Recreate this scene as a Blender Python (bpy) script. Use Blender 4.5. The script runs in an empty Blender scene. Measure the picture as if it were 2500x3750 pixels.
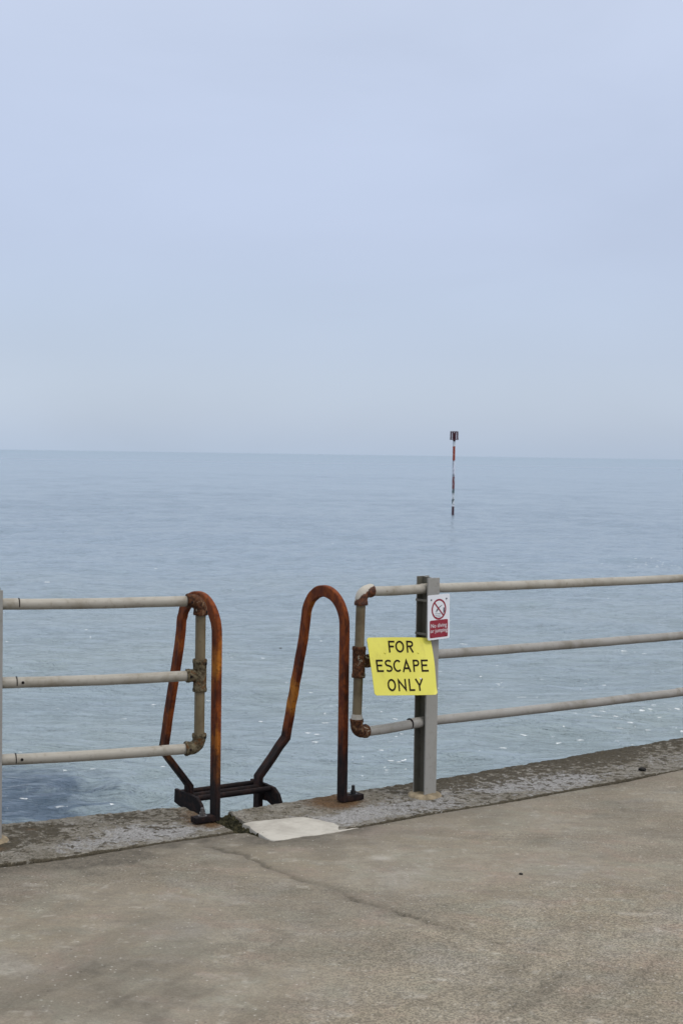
import bpy, bmesh, math, random
import numpy as np
from mathutils import Vector, Matrix

sc = bpy.context.scene
col = sc.collection
R_ = math.radians
random.seed(7)

# ------------------------------------------------------------------ camera
cd = bpy.data.cameras.new("camera")
cam = bpy.data.objects.new("camera", cd)
col.objects.link(cam)
cd.sensor_fit = 'VERTICAL'
cd.sensor_height = 36.0
cd.lens = 36.0 * 5200 / 3750
cd.clip_start = 0.1
cd.clip_end = 60000
cd.dof.use_dof = True
cd.dof.focus_distance = 6.7
cd.dof.aperture_fstop = 11.0
cam.matrix_world = (Matrix.Translation((0, 0, 1.6)) @ Matrix.Rotation(R_(90 - 2.325), 4, 'X')
                    @ Matrix.Rotation(R_(0.848), 4, 'Z'))
sc.camera = cam

# ------------------------------------------------------------------ sky and sun
SUN_EL, SUN_AZ = 52.0, 120.0          # azimuth clockwise from +Y (the view direction)
world = bpy.data.worlds.new("World")
sc.world = world
world.use_nodes = True
nt = world.node_tree
nt.nodes.clear()
N = nt.nodes.new
Lk = nt.links.new
out = N('ShaderNodeOutputWorld')
sky = N('ShaderNodeTexSky')
sky.sky_type = 'NISHITA'
sky.sun_disc = False
sky.sun_elevation = R_(SUN_EL)
sky.sun_rotation = R_(SUN_AZ)
sky.dust_density = 2.0
sky.air_density = 1.0
bg1 = N('ShaderNodeBackground')
bg1.inputs[1].default_value = 0.05
# overcast layer: a grey-blue cloud deck, brighter and whiter overhead
tc = N('ShaderNodeTexCoord')
sep = N('ShaderNodeSeparateXYZ')
Lk(tc.outputs['Generated'], sep.inputs[0])
ramp = N('ShaderNodeValToRGB')
Lk(sep.outputs[2], ramp.inputs[0])
SKY = [(0.0, (.49, .595, .765)), (0.035, (.47, .56, .735)), (0.07, (.45, .52, .70)), (0.146, (.485, .53, .69)),
       (0.30, (.605, .655, .79)), (0.50, (.86, .88, .93)), (1.0, (1.9, 1.84, 1.72))]
el = ramp.color_ramp.elements
el[0].position, el[0].color = SKY[0][0], (*SKY[0][1], 1)
el[1].position, el[1].color = SKY[-1][0], (*SKY[-1][1], 1)
for p_, c_ in SKY[1:-1]:
    e_ = el.new(p_)
    e_.color = (*c_, 1)
mp = N('ShaderNodeMapping')
mp.inputs['Scale'].default_value = (1.0, 1.0, 2.6)
mp.inputs['Rotation'].default_value = (0.0, R_(8), 0.0)
Lk(tc.outputs['Generated'], mp.inputs[0])
cn = N('ShaderNodeTexNoise')
cn.inputs['Scale'].default_value = 3.2
cn.inputs['Detail'].default_value = 5
cn.inputs['Roughness'].default_value = 0.5
cn.inputs['Distortion'].default_value = 0.4
Lk(mp.outputs[0], cn.inputs[0])
mr = N('ShaderNodeMapRange')
mr.inputs[1].default_value = 0.3
mr.inputs[2].default_value = 0.7
mr.inputs[3].default_value = 0.94
mr.inputs[4].default_value = 1.045
Lk(cn.outputs[0], mr.inputs[0])
mul = N('ShaderNodeVectorMath')
mul.operation = 'SCALE'
Lk(ramp.outputs[0], mul.inputs[0])
Lk(mr.outputs[0], mul.inputs['Scale'])
bg2 = N('ShaderNodeBackground')
bg2.inputs[1].default_value = 0.8
add = N('ShaderNodeAddShader')
Lk(sky.outputs[0], bg1.inputs[0])
Lk(mul.outputs[0], bg2.inputs[0])
Lk(bg1.outputs[0], add.inputs[0])
Lk(bg2.outputs[0], add.inputs[1])
Lk(add.outputs[0], out.inputs[0])

sd = bpy.data.lights.new("sun", 'SUN')
sd.energy = 0.8
sd.angle = R_(20)
sd.color = (1.0, 0.95, 0.88)
sun = bpy.data.objects.new("sun", sd)
col.objects.link(sun)
sa, se = R_(SUN_AZ), R_(SUN_EL)
sdir = Vector((math.sin(sa) * math.cos(se), math.cos(sa) * math.cos(se), math.sin(se)))
sun.rotation_euler = sdir.to_track_quat('Z', 'Y').to_euler()

sc.view_settings.view_transform = 'Standard'
sc.view_settings.look = 'None'
sc.view_settings.exposure = 0.0
sc.view_settings.gamma = 1.0
sc.view_settings.use_curve_mapping = False


# ------------------------------------------------------------------ noise in numpy
def vnoise(x, y, seed=0):
    xi = np.floor(x).astype(np.int64)
    yi = np.floor(y).astype(np.int64)
    fx = x - xi
    fy = y - yi
    fx = fx * fx * fx * (fx * (fx * 6 - 15) + 10)
    fy = fy * fy * fy * (fy * (fy * 6 - 15) + 10)

    def h(a, b):
        n = (a * 374761393 + b * 668265263 + seed * 1274126177) & 0xffffffff
        n = ((n ^ (n >> 13)) * 1274126177) & 0xffffffff
        n = (n ^ (n >> 16)) & 0xffffffff
        return n / 4294967295.0
    a = h(xi, yi) * (1 - fx) + h(xi + 1, yi) * fx
    b = h(xi, yi + 1) * (1 - fx) + h(xi + 1, yi + 1) * fx
    return a * (1 - fy) + b * fy


def fbm(x, y, octv=4, seed=0, rough=0.5):
    s = 0.0
    a = 1.0
    t = 0.0
    for i in range(octv):
        s = s + a * vnoise(x * 2 ** i + 17.3 * i, y * 2 ** i - 9.1 * i, seed + i)
        t += a
        a *= rough
    return s / t


def sstep(a, b, x):
    t = np.clip((x - a) / (b - a), 0, 1)
    return t * t * (3 - 2 * t)


# ------------------------------------------------------------------ materials
class Mat:
    def __init__(self, name, rough=0.6, base=(.5, .5, .5), spec=0.5, metal=0.0):
        self.m = bpy.data.materials.new(name)
        self.m.use_nodes = True
        self.t = self.m.node_tree
        self.p = self.t.nodes['Principled BSDF']
        self.p.inputs['Base Color'].default_value = (*base, 1)
        self.p.inputs['Roughness'].default_value = rough
        self.p.inputs['Specular IOR Level'].default_value = spec
        self.p.inputs['Metallic'].default_value = metal
        self.tc = self.t.nodes.new('ShaderNodeTexCoord')

    def n(self, kind, **kw):
        o = self.t.nodes.new(kind)
        for k, v in kw.items():
            if k.startswith('_'):
                setattr(o, k[1:], v)
            else:
                o.inputs[k].default_value = v
        return o

    def l(self, a, b):
        self.t.links.new(a, b)

    def coords(self, scale=(1, 1, 1), rot=(0, 0, 0)):
        mp = self.n('ShaderNodeMapping')
        mp.inputs['Scale'].default_value = scale
        mp.inputs['Rotation'].default_value = rot
        self.l(self.tc.outputs['Object'], mp.inputs[0])
        return mp.outputs[0]

    def noise(self, scale, detail=4, rough=.55, dist=0., co=None):
        o = self.n('ShaderNodeTexNoise')
        o.inputs['Scale'].default_value = scale
        o.inputs['Detail'].default_value = detail
        o.inputs['Roughness'].default_value = rough
        o.inputs['Distortion'].default_value = dist
        self.l(co if co is not None else self.tc.outputs['Object'], o.inputs[0])
        return o.outputs[0]

    def vor(self, scale, co=None, feature='F1', rnd=1.0):
        o = self.n('ShaderNodeTexVoronoi')
        o.feature = feature
        o.inputs['Scale'].default_value = scale
        o.inputs['Randomness'].default_value = rnd
        self.l(co if co is not None else self.tc.outputs['Object'], o.inputs[0])
        return o

    def mapr(self, v, a, b, c=0., d=1.):
        o = self.n('ShaderNodeMapRange')
        o.interpolation_type = 'SMOOTHSTEP'
        for i, q in enumerate((a, b, c, d)):
            o.inputs[i + 1].default_value = q
        self.l(v, o.inputs[0])
        return o.outputs[0]

    def math(self, op, a, b=None):
        o = self.n('ShaderNodeMath')
        o.operation = op
        for i, q in enumerate((a, b)):
            if q is None:
                continue
            if isinstance(q, (int, float)):
                o.inputs[i].default_value = q
            else:
                self.l(q, o.inputs[i])
        return o.outputs[0]

    def mix(self, f, a, b, mode='MIX'):
        o = self.n('ShaderNodeMix')
        o.data_type = 'RGBA'
        o.blend_type = mode
        for i, q in ((0, f), (6, a), (7, b)):
            if isinstance(q, (int, float)):
                o.inputs[i].default_value = q
            elif isinstance(q, tuple):
                o.inputs[i].default_value = (*q, 1)
            else:
                self.l(q, o.inputs[i])
        return o.outputs[2]

    def color(self, c):
        self.l(c, self.p.inputs['Base Color'])

    def rough(self, r):
        self.l(r, self.p.inputs['Roughness'])

    def bump(self, h, strength=.3, dist=.01, chain=None):
        o = self.n('ShaderNodeBump')
        o.inputs['Strength'].default_value = strength
        o.inputs['Distance'].default_value = dist
        self.l(h, o.inputs['Height'])
        if chain is not None:
            self.l(chain, o.inputs['Normal'])
        self.l(o.outputs[0], self.p.inputs['Normal'])
        return o.outputs[0]

    def sep(self, k):
        o = self.n('ShaderNodeSeparateXYZ')
        self.l(self.tc.outputs['Object'], o.inputs[0])
        return o.outputs[k]


def mat_rust():
    """rusted bar steel: orange where weathered dry, near black brown low down where the spray reaches"""
    m = Mat('rusted_steel', rough=.8, spec=.25)
    a = m.noise(26, 6, .6, .3, m.coords((1, 1, .45)))
    b = m.noise(6, 5, .6, .3, m.coords((1, 1, .6)))
    c1 = m.mix(m.mapr(a, .34, .62), (.085, .016, .004), (.215, .050, .007))
    c2 = m.mix(m.mapr(b, .52, .68), c1, (.42, .150, .016))
    c2 = m.mix(m.mapr(m.noise(11, 6, .65, .5, m.coords((1, 1, .5))), .50, .64, 0, .9), c2, (.050, .012, .005))
    c3 = m.mix(m.mapr(m.noise(64, 6, .8, .6), .53, .62, 0, .75), c2, (.050, .013, .006))
    c3 = m.mix(m.mapr(m.noise(80, 6, .8, .3), .62, .68, 0, .6), c3, (.45, .19, .05))
    z = m.sep(2)
    zz = m.math('ADD', z, m.math('MULTIPLY', m.math('SUBTRACT', m.noise(7, 4, .6, .0, m.coords((1, 1, .6))), .5), .5))
    low = m.mix(m.mapr(a, .4, .66), (.007, .0045, .0050), (.028, .011, .008))
    m.color(m.mix(m.mapr(zz, .15, .38), low, c3))
    m.bump(m.noise(95, 6, .75), .9, .005)
    return m.m


def mat_black_iron():
    m = Mat('tarred_iron', rough=.75, spec=.15)
    a = m.noise(30, 5, .6)
    m.color(m.mix(m.mapr(a, .45, .7), (.009, .006, .0065), (.032, .016, .012)))
    m.bump(m.noise(90, 5, .7), .5, .003)
    return m.m


def mat_paint(name, base, grime, gpos=(.56, .72), rust=(.12, .075, .040), rpos=.665, rough=.42, sz=1.0):
    m = Mat(name, rough=rough, spec=.4)
    a = m.noise(4.5 * sz, 6, .7, .4)
    c = m.mix(m.math('MULTIPLY', m.mapr(a, *gpos), .85), base, grime)
    f = m.noise(38 * sz, 5, .7, .2)
    c = m.mix(m.math('MULTIPLY', m.mapr(f, .54, .70), .55), c, grime)
    r = m.noise(21 * sz, 6, .7, .5)
    c = m.mix(m.mapr(r, rpos, rpos + .05), c, rust)
    m.color(c)
    m.bump(m.noise(60, 4, .6), .12, .003)
    m.rough(m.mapr(f, .3, .7, rough - .06, rough + .2))
    return m.m


def mat_fitting():
    m = Mat('rusted_pipe_fitting', rough=.85, spec=.2)
    a = m.noise(26, 6, .7, .5)
    b = m.noise(70, 5, .7, .3)
    rust = m.mix(m.mapr(b, .4, .62), (.030, .012, .006), (.105, .042, .018))
    rust = m.mix(m.mapr(m.noise(33, 5, .6), .56, .66), rust, (.16, .095, .05))
    m.color(m.mix(m.mapr(a, .60, .64), rust, (.30, .265, .20)))
    m.bump(b, .9, .006)
    return m.m


def mat_fitting_olive():
    m = Mat('weathered_pipe_fitting', rough=.85, spec=.2)
    a = m.noise(30, 6, .7, .5)
    b = m.noise(75, 5, .7, .3)
    base = m.mix(m.mapr(b, .4, .62), (.045, .032, .017), (.15, .125, .078))
    m.color(m.mix(m.mapr(a, .54, .62), base, (.10, .045, .016)))
    m.bump(b, .9, .006)
    return m.m


def mat_fitting_cap():
    """elbow still carrying white paint on its crown, rust on the sockets (paint edge in object space)"""
    m = Mat('half_painted_fitting', rough=.6, spec=.3)
    b = m.noise(70, 5, .7, .3)
    rust = m.mix(m.mapr(b, .4, .62), (.038, .013, .006), (.13, .045, .017))
    att = m.n('ShaderNodeAttribute')
    att.attribute_name = 'paint'
    v = m.math('ADD', att.outputs['Fac'], m.math('MULTIPLY', m.math('SUBTRACT', m.noise(34, 5, .7), .5), 1.1))
    m.color(m.mix(m.mapr(v, .47, .53), rust, (.42, .395, .34)))
    m.bump(b, .6, .005)
    return m.m


def mat_concrete():
    """promenade: worn concrete with exposed fine aggregate; large stains come from the 'tint' attribute"""
    m = Mat('promenade_concrete', rough=.88, spec=.25)
    att = m.n('ShaderNodeVertexColor')
    att.layer_name = 'tint'
    s = m.n('ShaderNodeSeparateColor')
    m.l(att.outputs[0], s.inputs[0])
    stain, agg, pale = s.outputs[0], s.outputs[1], s.outputs[2]
    c = m.mix(m.mapr(m.noise(1.5, 5, .6, .5), .35, .65), (.222, .193, .143), (.262, .240, .192))
    c = m.mix(m.mapr(m.noise(5.5, 6, .65, .3), .35, .7), c, (.214, .186, .143))
    c = m.mix(m.math('MULTIPLY', m.mapr(m.noise(2.6, 5, .7, .3), .48, .7), .6), c, (.275, .262, .238))
    hue = m.noise(3.2, 5, .65, .6, m.coords((1, 1.6, 1), (0, 0, R_(20))))
    c = m.mix(m.mapr(hue, .36, .48, .55, 0.), c, (.225, .222, .178))
    c = m.mix(m.mapr(hue, .52, .66, 0., .6), c, (.255, .200, .160))
    c = m.mix(m.math('MULTIPLY', m.mapr(m.noise(12, 6, .7, .4, m.coords((.6, 1.6, 1), (0, 0, R_(-30)))), .50, .68), .5), c, (.150, .133, .110))
    c = m.mix(m.math('MULTIPLY', m.mapr(m.noise(9, 6, .7, .3, m.coords((.7, 1.5, 1), (0, 0, R_(25)))), .54, .70), .45), c, (.34, .325, .29))
    c = m.mix(stain, c, (.088, .078, .062))
    # medium mottling, stretched along the direction the slab was screeded
    c = m.mix(m.mapr(m.noise(26, 6, .75, .2), .38, .66, 0, .5), c, (.185, .165, .132))
    # grains
    v1 = m.vor(185)
    g = m.n('ShaderNodeSeparateColor')
    m.l(v1.outputs['Color'], g.inputs[0])
    grain = m.mix(m.mapr(g.outputs[0], .0, 1., 0., 1.), (.60, .60, .58), (1.42, 1.40, 1.36))
    gm = m.mapr(agg, 0, 1, .20, .85)
    c = m.mix(gm, c, m.mix(1.0, c, grain, 'MULTIPLY'))
    v2 = m.vor(62)
    g2 = m.n('ShaderNodeSeparateColor')
    m.l(v2.outputs['Color'], g2.inputs[0])
    pick = m.math('GREATER_THAN', m.math('ADD', g2.outputs[0], m.math('MULTIPLY', agg, .12)), .925)
    near = m.math('MULTIPLY', m.mapr(v2.outputs['Distance'], .08, .34, 1., 0.), m.mapr(m.noise(170, 3, .6), .34, .52))
    c = m.mix(m.math('MULTIPLY', m.math('MULTIPLY', pick, near), .70), c, (.46, .44, .40))
    pick2 = m.math('GREATER_THAN', g2.outputs[1], .965)
    c = m.mix(m.math('MULTIPLY', m.math('MULTIPLY', pick2, near), .75), c, (.06, .05, .042))
    c = m.mix(pale, c, (.50, .48, .43))
    m.color(c)
    h = m.math('ADD', m.math('MULTIPLY', g.outputs[0], .5), m.noise(60, 5, .7))
    m.bump(h, .5, .004)
    return m.m


def mat_coping():
    """coping: tint = (dark lichen, pale bloom, rust)"""
    m = Mat('coping_concrete', rough=.88, spec=.25)
    att = m.n('ShaderNodeVertexColor')
    att.layer_name = 'tint'
    s = m.n('ShaderNodeSeparateColor')
    m.l(att.outputs[0], s.inputs[0])
    dark, pale, rust = s.outputs[0], s.outputs[1], s.outputs[2]
    c = m.mix(m.mapr(m.noise(8, 6, .7, .4), .35, .65), (.130, .116, .090), (.215, .203, .178))
    pal = m.math('ADD', pale, m.math('MULTIPLY', m.math('SUBTRACT', m.noise(27, 7, .72, .5), .5), 2.6))
    c = m.mix(m.math('MULTIPLY', m.mapr(pal, .38, .80), .80), c, (.275, .275, .278))
    dk = m.math('ADD', dark, m.math('MULTIPLY', m.math('SUBTRACT', m.noise(24, 7, .72, .6), .5), 3.4))
    c = m.mix(m.math('MULTIPLY', m.mapr(dk, .46, .60), .92), c, (.052, .043, .027))
    rs = m.math('ADD', rust, m.math('MULTIPLY', m.math('SUBTRACT', m.noise(25, 6, .7, .5), .5), .9))
    c = m.mix(m.mapr(rs, .3, .9), c, (.105, .062, .030))
    v1 = m.vor(170)
    g = m.n('ShaderNodeSeparateColor')
    m.l(v1.outputs['Color'], g.inputs[0])
    grain = m.mix(g.outputs[0], (.50, .49, .46), (1.5, 1.5, 1.48))
    c = m.mix(.7, c, m.mix(1.0, c, grain, 'MULTIPLY'))
    m.color(c)
    h = m.math('ADD', m.math('MULTIPLY', g.outputs[0], .5), m.noise(45, 6, .75))
    m.bump(h, .75, .007)
    return m.m


def mat_sea():
    m = Mat('sea_water', rough=.09, spec=.5)
    m.p.inputs['IOR'].default_value = 1.333
    big = m.noise(.13, 4, .6, .5)
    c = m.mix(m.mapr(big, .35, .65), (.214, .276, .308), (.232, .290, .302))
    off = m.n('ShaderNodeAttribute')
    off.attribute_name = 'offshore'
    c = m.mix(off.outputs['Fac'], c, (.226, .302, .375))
    pat = m.n('ShaderNodeAttribute')
    pat.attribute_name = 'dark_patch'
    w = m.math('ADD', pat.outputs['Fac'], m.math('MULTIPLY', m.math('SUBTRACT', m.noise(1.5, 6, .72, 1.0, m.coords((.6, 1, 1))), .5), 2.2))
    c = m.mix(m.mapr(w, .25, .95), c, (.048, .082, .122))  # ragged patch of darker blue water, left of the ladder
    # scraps of foam, sparse everywhere near the wall and gathered in drifts
    fo = m.n('ShaderNodeAttribute')
    fo.attribute_name = 'foam'
    co = m.coords((.75, 1, 1), (0, 0, R_(12)))
    wv = m.n('ShaderNodeTexNoise')
    wv.inputs['Scale'].default_value = 6.0
    wv.inputs['Detail'].default_value = 3
    m.l(co, wv.inputs[0])
    vadd = m.n('ShaderNodeVectorMath')
    vadd.operation = 'MULTIPLY_ADD'
    m.l(wv.outputs['Color'], vadd.inputs[0])
    vadd.inputs[1].default_value = (.25, .25, 0)
    m.l(co, vadd.inputs[2])
    v = m.vor(9.0, vadd.outputs[0])
    g = m.n('ShaderNodeSeparateColor')
    m.l(v.outputs['Color'], g.inputs[0])
    thr = m.math('SUBTRACT', 1.0, fo.outputs['Fac'])
    pick = m.math('GREATER_THAN', g.outputs[0], thr)
    size = m.math('MULTIPLY', m.math('ADD', m.math('MULTIPLY', m.math('POWER', g.outputs[1], 3.0), 1.3), .42), .38)
    d = m.math('DIVIDE', v.outputs['Distance'], size)
    br = m.noise(30, 4, .7, 1.0)
    f1 = m.math('MULTIPLY', m.math('MULTIPLY', pick, m.mapr(d, .5, .9, 1, 0)), m.mapr(br, .33, .44))
    c = m.mix(f1, c, (.72, .76, .77))
    m.color(c)
    fa = m.n('ShaderNodeAttribute')
    fa.attribute_name = 'far'
    r0 = m.math('ADD', m.math('ADD', m.math('MULTIPLY', f1, .5), .07), m.math('MULTIPLY', fa.outputs['Fac'], .34))
    m.rough(r0)
    n1 = m.noise(1.5, 3, .5, .6, m.coords((.6, 1.2, 1), (0, 0, R_(10))))
    b1 = m.bump(n1, 1.0, .16)
    # short steep wavelets with sharp crests
    n2 = m.noise(2.6, 4, .55, .9, m.coords((.55, 1.25, 1), (0, 0, R_(-8))))
    rg = m.math('SUBTRACT', 1.0, m.math('MULTIPLY', m.math('ABSOLUTE', m.math('SUBTRACT', n2, .5)), 4.0))
    rg = m.math('POWER', m.math('MAXIMUM', rg, 0.0), 2.0)
    b2 = m.bump(rg, 1.0, .040, b1)
    n3 = m.noise(7.5, 5, .62, .5, m.coords((.55, 1.15, 1), (0, 0, R_(14))))
    b3 = m.bump(n3, 1.0, .060, b2)
    n4 = m.noise(28, 4, .6, .3, m.coords((.6, 1.1, 1)))
    m.bump(n4, 1.0, .006, b3)
    return m.m


def simple(name, colr, rough=.5, spec=.4, var=.0, vs=20, metal=0):
    m = Mat(name, rough=rough, spec=spec, base=colr, metal=metal)
    if var:
        dk = tuple(q * (1 - var) for q in colr)
        m.color(m.mix(m.mapr(m.noise(vs, 5, .6, .3), .35, .68), colr, dk))
    return m.m


M = {}
M['rust'] = mat_rust()
M['iron'] = mat_black_iron()
M['rail'] = mat_paint('cream_rail_paint', (.335, .315, .270), (.165, .140, .098), (.42, .72))
M['rail_grey'] = mat_paint('greyed_rail_paint', (.285, .274, .252), (.150, .134, .105), (.42, .72), rpos=.73)
M['upright'] = mat_paint('stained_upright_paint', (.155, .122, .070), (.085, .060, .030), (.45, .68), rust=(.13, .055, .018), rpos=.64)
M['post'] = mat_paint('grey_post_paint', (.285, .28, .26), (.19, .18, .155), (.5, .75), rpos=.86)
M['post_channel'] = mat_paint('dark_olive_post', (.115, .11, .088), (.065, .058, .04), (.45, .7), rpos=.8)
M['fit'] = mat_fitting()
M['fit_olive'] = mat_fitting_olive()
M['fit_cap'] = mat_fitting_cap()
M['prom'] = mat_concrete()
M['coping'] = mat_coping()
M['sea'] = mat_sea()
mm_ = Mat('pale_mortar', rough=.9, spec=.2)
c_ = mm_.mix(mm_.mapr(mm_.noise(6, 5, .65, .5), .38, .66), (.455, .435, .385), (.345, .325, .285))
c_ = mm_.mix(mm_.mapr(mm_.noise(34, 6, .75, .6, mm_.coords((.5, 1.5, 1), (0, 0, R_(35)))), .56, .70, 0, .6), c_, (.24, .22, .185))
mm_.color(c_)
mm_.bump(mm_.noise(40, 6, .7, .4, mm_.coords((.5, 1.5, 1), (0, 0, R_(35)))), .6, .004)
M['mortar'] = mm_.m
M['mortar_ring'] = simple('sandy_mortar', (.33, .27, .18), .95, .2, .45, 26)
M['white'] = simple('white_sign_face', (.72, .745, .79), .38, .4, .05, 12)
M['red'] = simple('faded_red_print', (.27, .020, .040), .4, .4, .12, 30)
M['ink'] = simple('black_print', (.018, .011, .005), .6, .1)
M['navy'] = simple('dark_print', (.05, .05, .07), .5, .3)
M['white_print'] = simple('white_print', (.66, .64, .66), .45, .4)
M['steel'] = simple('bolt_steel', (.10, .09, .085), .5, .5, .5, 60)
M['bolt_dark'] = simple('bolt_dark', (.012, .012, .014), .5, .5, .3, 60)
M['strap'] = simple('dull_galvanised_strap', (.17, .155, .12), .5, .5, .4, 30)
M['pebble'] = simple('black_pebble', (.012, .011, .010), .7, .3, .3, 60)
M['bed'] = simple('dark_joint_filling', (.030, .026, .018), .95, .2, .5, 40)


def mat_yellow():
    m = Mat('yellow_sign_face', rough=.42, spec=.4)
    c = m.mix(m.mapr(m.noise(6, 5, .6, .3), .35, .7), (.66, .62, .095), (.61, .565, .078))
    c = m.mix(m.math('MULTIPLY', m.mapr(m.noise(14, 6, .75, .5, m.coords((1, 1, .35))), .52, .72), .35), c, (.42, .37, .07))
    c = m.mix(m.mapr(m.noise(70, 5, .75, .3), .66, .72, 0, .7), c, (.28, .22, .09))
    c = m.mix(m.mapr(m.noise(46, 6, .8, .8), .68, .74, 0, .5), c, (.72, .70, .42))
    m.color(c)
    return m.m


M['yellow'] = mat_yellow()


def mat_moss():
    m = Mat('mossy_joint', rough=.95, spec=.1)
    c = m.mix(m.mapr(m.noise(45, 6, .7, .5), .4, .62), (.012, .012, .006), (.060, .054, .030))
    m.color(c)
    m.bump(m.noise(80, 5, .7), 1.0, .01)
    return m.m


M['moss'] = mat_moss()


# ------------------------------------------------------------------ mesh helpers
def obj(name, bm, mat, parent=None, smooth=True, auto=35):
    me = bpy.data.meshes.new(name)
    bmesh.ops.recalc_face_normals(bm, faces=bm.faces)
    if smooth:
        for f in bm.faces:
            f.smooth = True
        for e in bm.edges:
            if len(e.link_faces) == 2 and e.calc_face_angle(0) > R_(auto):
                e.smooth = False
    bm.to_mesh(me)
    bm.free()
    me.materials.append(mat)
    o = bpy.data.objects.new(name, me)
    col.objects.link(o)
    if parent is not None:
        o.parent = parent
        q = parent
        off = Vector((0, 0, 0))
        while q is not None:
            off += q.location
            q = q.parent
        # meshes are written in world coordinates: bring them to the parent's frame
        me.transform(Matrix.Translation(-off))
    return o


def thing(name, label, cat, loc=(0, 0, 0), group=None, kind=None):
    o = bpy.data.objects.new(name, None)
    o.empty_display_size = .1
    col.objects.link(o)
    o.location = loc
    tag(o, label, cat, group, kind)
    return o


def tag(o, label=None, cat=None, group=None, kind=None):
    if label:
        o['label'] = label
    if cat:
        o['category'] = cat
    if group:
        o['group'] = group
    if kind:
        o['kind'] = kind


def add_tube(bm, pts, rad, seg=20, cap=True):
    pts = [Vector(p) for p in pts]
    rads = rad if isinstance(rad, (list, tuple)) else [rad] * len(pts)
    rings = []
    prev = None
    for i, p in enumerate(pts):
        if i == 0:
            d = pts[1] - p
        elif i == len(pts) - 1:
            d = p - pts[-2]
        else:
            d = (p - pts[i - 1]).normalized() + (pts[i + 1] - p).normalized()
        d.normalize()
        if prev is None:
            u = d.orthogonal().normalized()
        else:
            u = (prev - d * prev.dot(d)).normalized()
        prev = u
        w = d.cross(u)
        rings.append([bm.verts.new(p + (u * math.cos(a) + w * math.sin(a)) * rads[i])
                      for a in (2 * math.pi * k / seg for k in range(seg))])
    for a, b in zip(rings, rings[1:]):
        for k in range(seg):
            bm.faces.new((a[k], a[(k + 1) % seg], b[(k + 1) % seg], b[k]))
    if cap:
        bm.faces.new(rings[0][::-1])
        bm.faces.new(rings[-1])
    return rings


def add_box(bm, o, ux, uy, uz, bevel=0):
    """o: centre; ux,uy,uz: half-extent vectors"""
    o, ux, uy, uz = map(Vector, (o, ux, uy, uz))
    v = [bm.verts.new(o + ux * a + uy * b + uz * c) for a in (-1, 1) for b in (-1, 1) for c in (-1, 1)]
    fs = [(0, 1, 3, 2), (4, 6, 7, 5), (0, 4, 5, 1), (2, 3, 7, 6), (0, 2, 6, 4), (1, 5, 7, 3)]
    faces = [bm.faces.new([v[i] for i in f]) for f in fs]
    if bevel:
        es = list({e for f in faces for e in f.edges})
        bmesh.ops.bevel(bm, geom=es, offset=bevel, segments=2, affect='EDGES', profile=.6)
    return faces


def sweep_rect(bm, pts, side, w, s, bev=.004, cap=True):
    """flat bar: path pts, 'side' = thickness direction (s), width w lies in the bend plane"""
    pts = [Vector(p) for p in pts]
    side = Vector(side).normalized()
    rings = []
    for i, p in enumerate(pts):
        if i == 0:
            d0 = d1 = (pts[1] - p).normalized()
        elif i == len(pts) - 1:
            d0 = d1 = (p - pts[-2]).normalized()
        else:
            d0 = (p - pts[i - 1]).normalized()
            d1 = (pts[i + 1] - p).normalized()
        d = (d0 + d1).normalized()
        q = (side - d * side.dot(d)).normalized()
        v = d.cross(q).normalized()
        k = 1 / max(.6, d.dot(d1))
        a, b = w / 2, s / 2
        prof = [(-a, -b + bev), (-a + bev, -b), (a - bev, -b), (a, -b + bev), (a, b - bev), (a - bev, b), (-a + bev, b), (-a, b - bev)]
        j = (vnoise(np.array([p.x * 31 + p.z * 47]), np.array([p.y * 29]), 5)[0] - .5) * .0022
        rings.append([bm.verts.new(p + v * (x * k + j) + q * (y + j)) for x, y in prof])
    n = 8
    for a, b in zip(rings, rings[1:]):
        for k in range(n):
            bm.faces.new((a[k], a[(k + 1) % n], b[(k + 1) % n], b[k]))
    if cap:
        bm.faces.new(rings[0][::-1])
        bm.faces.new(rings[-1])


def resample(pts, step):
    pts = [Vector(p) for p in pts]
    o = []
    for a, b in zip(pts, pts[1:]):
        n = max(1, int((b - a).length / step))
        o += [a.lerp(b, k / n) for k in range(n)]
    return o + [pts[-1]]


def grid_object(name, X, Y, Z, mat, parent=None, attrs=None, color=None, extra=None):
    """X,Y,Z: (rows, cols) arrays; extra(bm-free) faces not used"""
    r, c = X.shape
    co = np.stack([X, Y, Z], -1).reshape(-1, 3).astype(np.float32)
    me = bpy.data.meshes.new(name)
    me.vertices.add(r * c)
    me.vertices.foreach_set('co', co.ravel())
    idx = np.arange(r * c).reshape(r, c)
    q = np.stack([idx[:-1, :-1], idx[:-1, 1:], idx[1:, 1:], idx[1:, :-1]], -1).reshape(-1, 4)
    nf = len(q)
    me.loops.add(nf * 4)
    me.loops.foreach_set('vertex_index', q.ravel().astype(np.int32))
    me.polygons.add(nf)
    me.polygons.foreach_set('loop_start', (np.arange(nf) * 4).astype(np.int32))
    me.polygons.foreach_set('loop_total', np.full(nf, 4, np.int32))
    me.polygons.foreach_set('use_smooth', np.ones(nf, bool))
    me.update(calc_edges=True)
    if attrs:
        for k, v in attrs.items():
            a = me.attributes.new(k, 'FLOAT', 'POINT')
            a.data.foreach_set('value', v.ravel().astype(np.float32))
    if color is not None:
        a = me.color_attributes.new('tint', 'FLOAT_COLOR', 'POINT')
        cc = np.concatenate([color.reshape(-1, 3), np.ones((r * c, 1))], 1).astype(np.float32)
        a.data.foreach_set('color', cc.ravel())
    me.validate()
    me.materials.append(mat)
    o = bpy.data.objects.new(name, me)
    col.objects.link(o)
    if parent is not None:
        o.parent = parent
    return o


# ------------------------------------------------------------------ sea
SEA = -3.0


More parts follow.
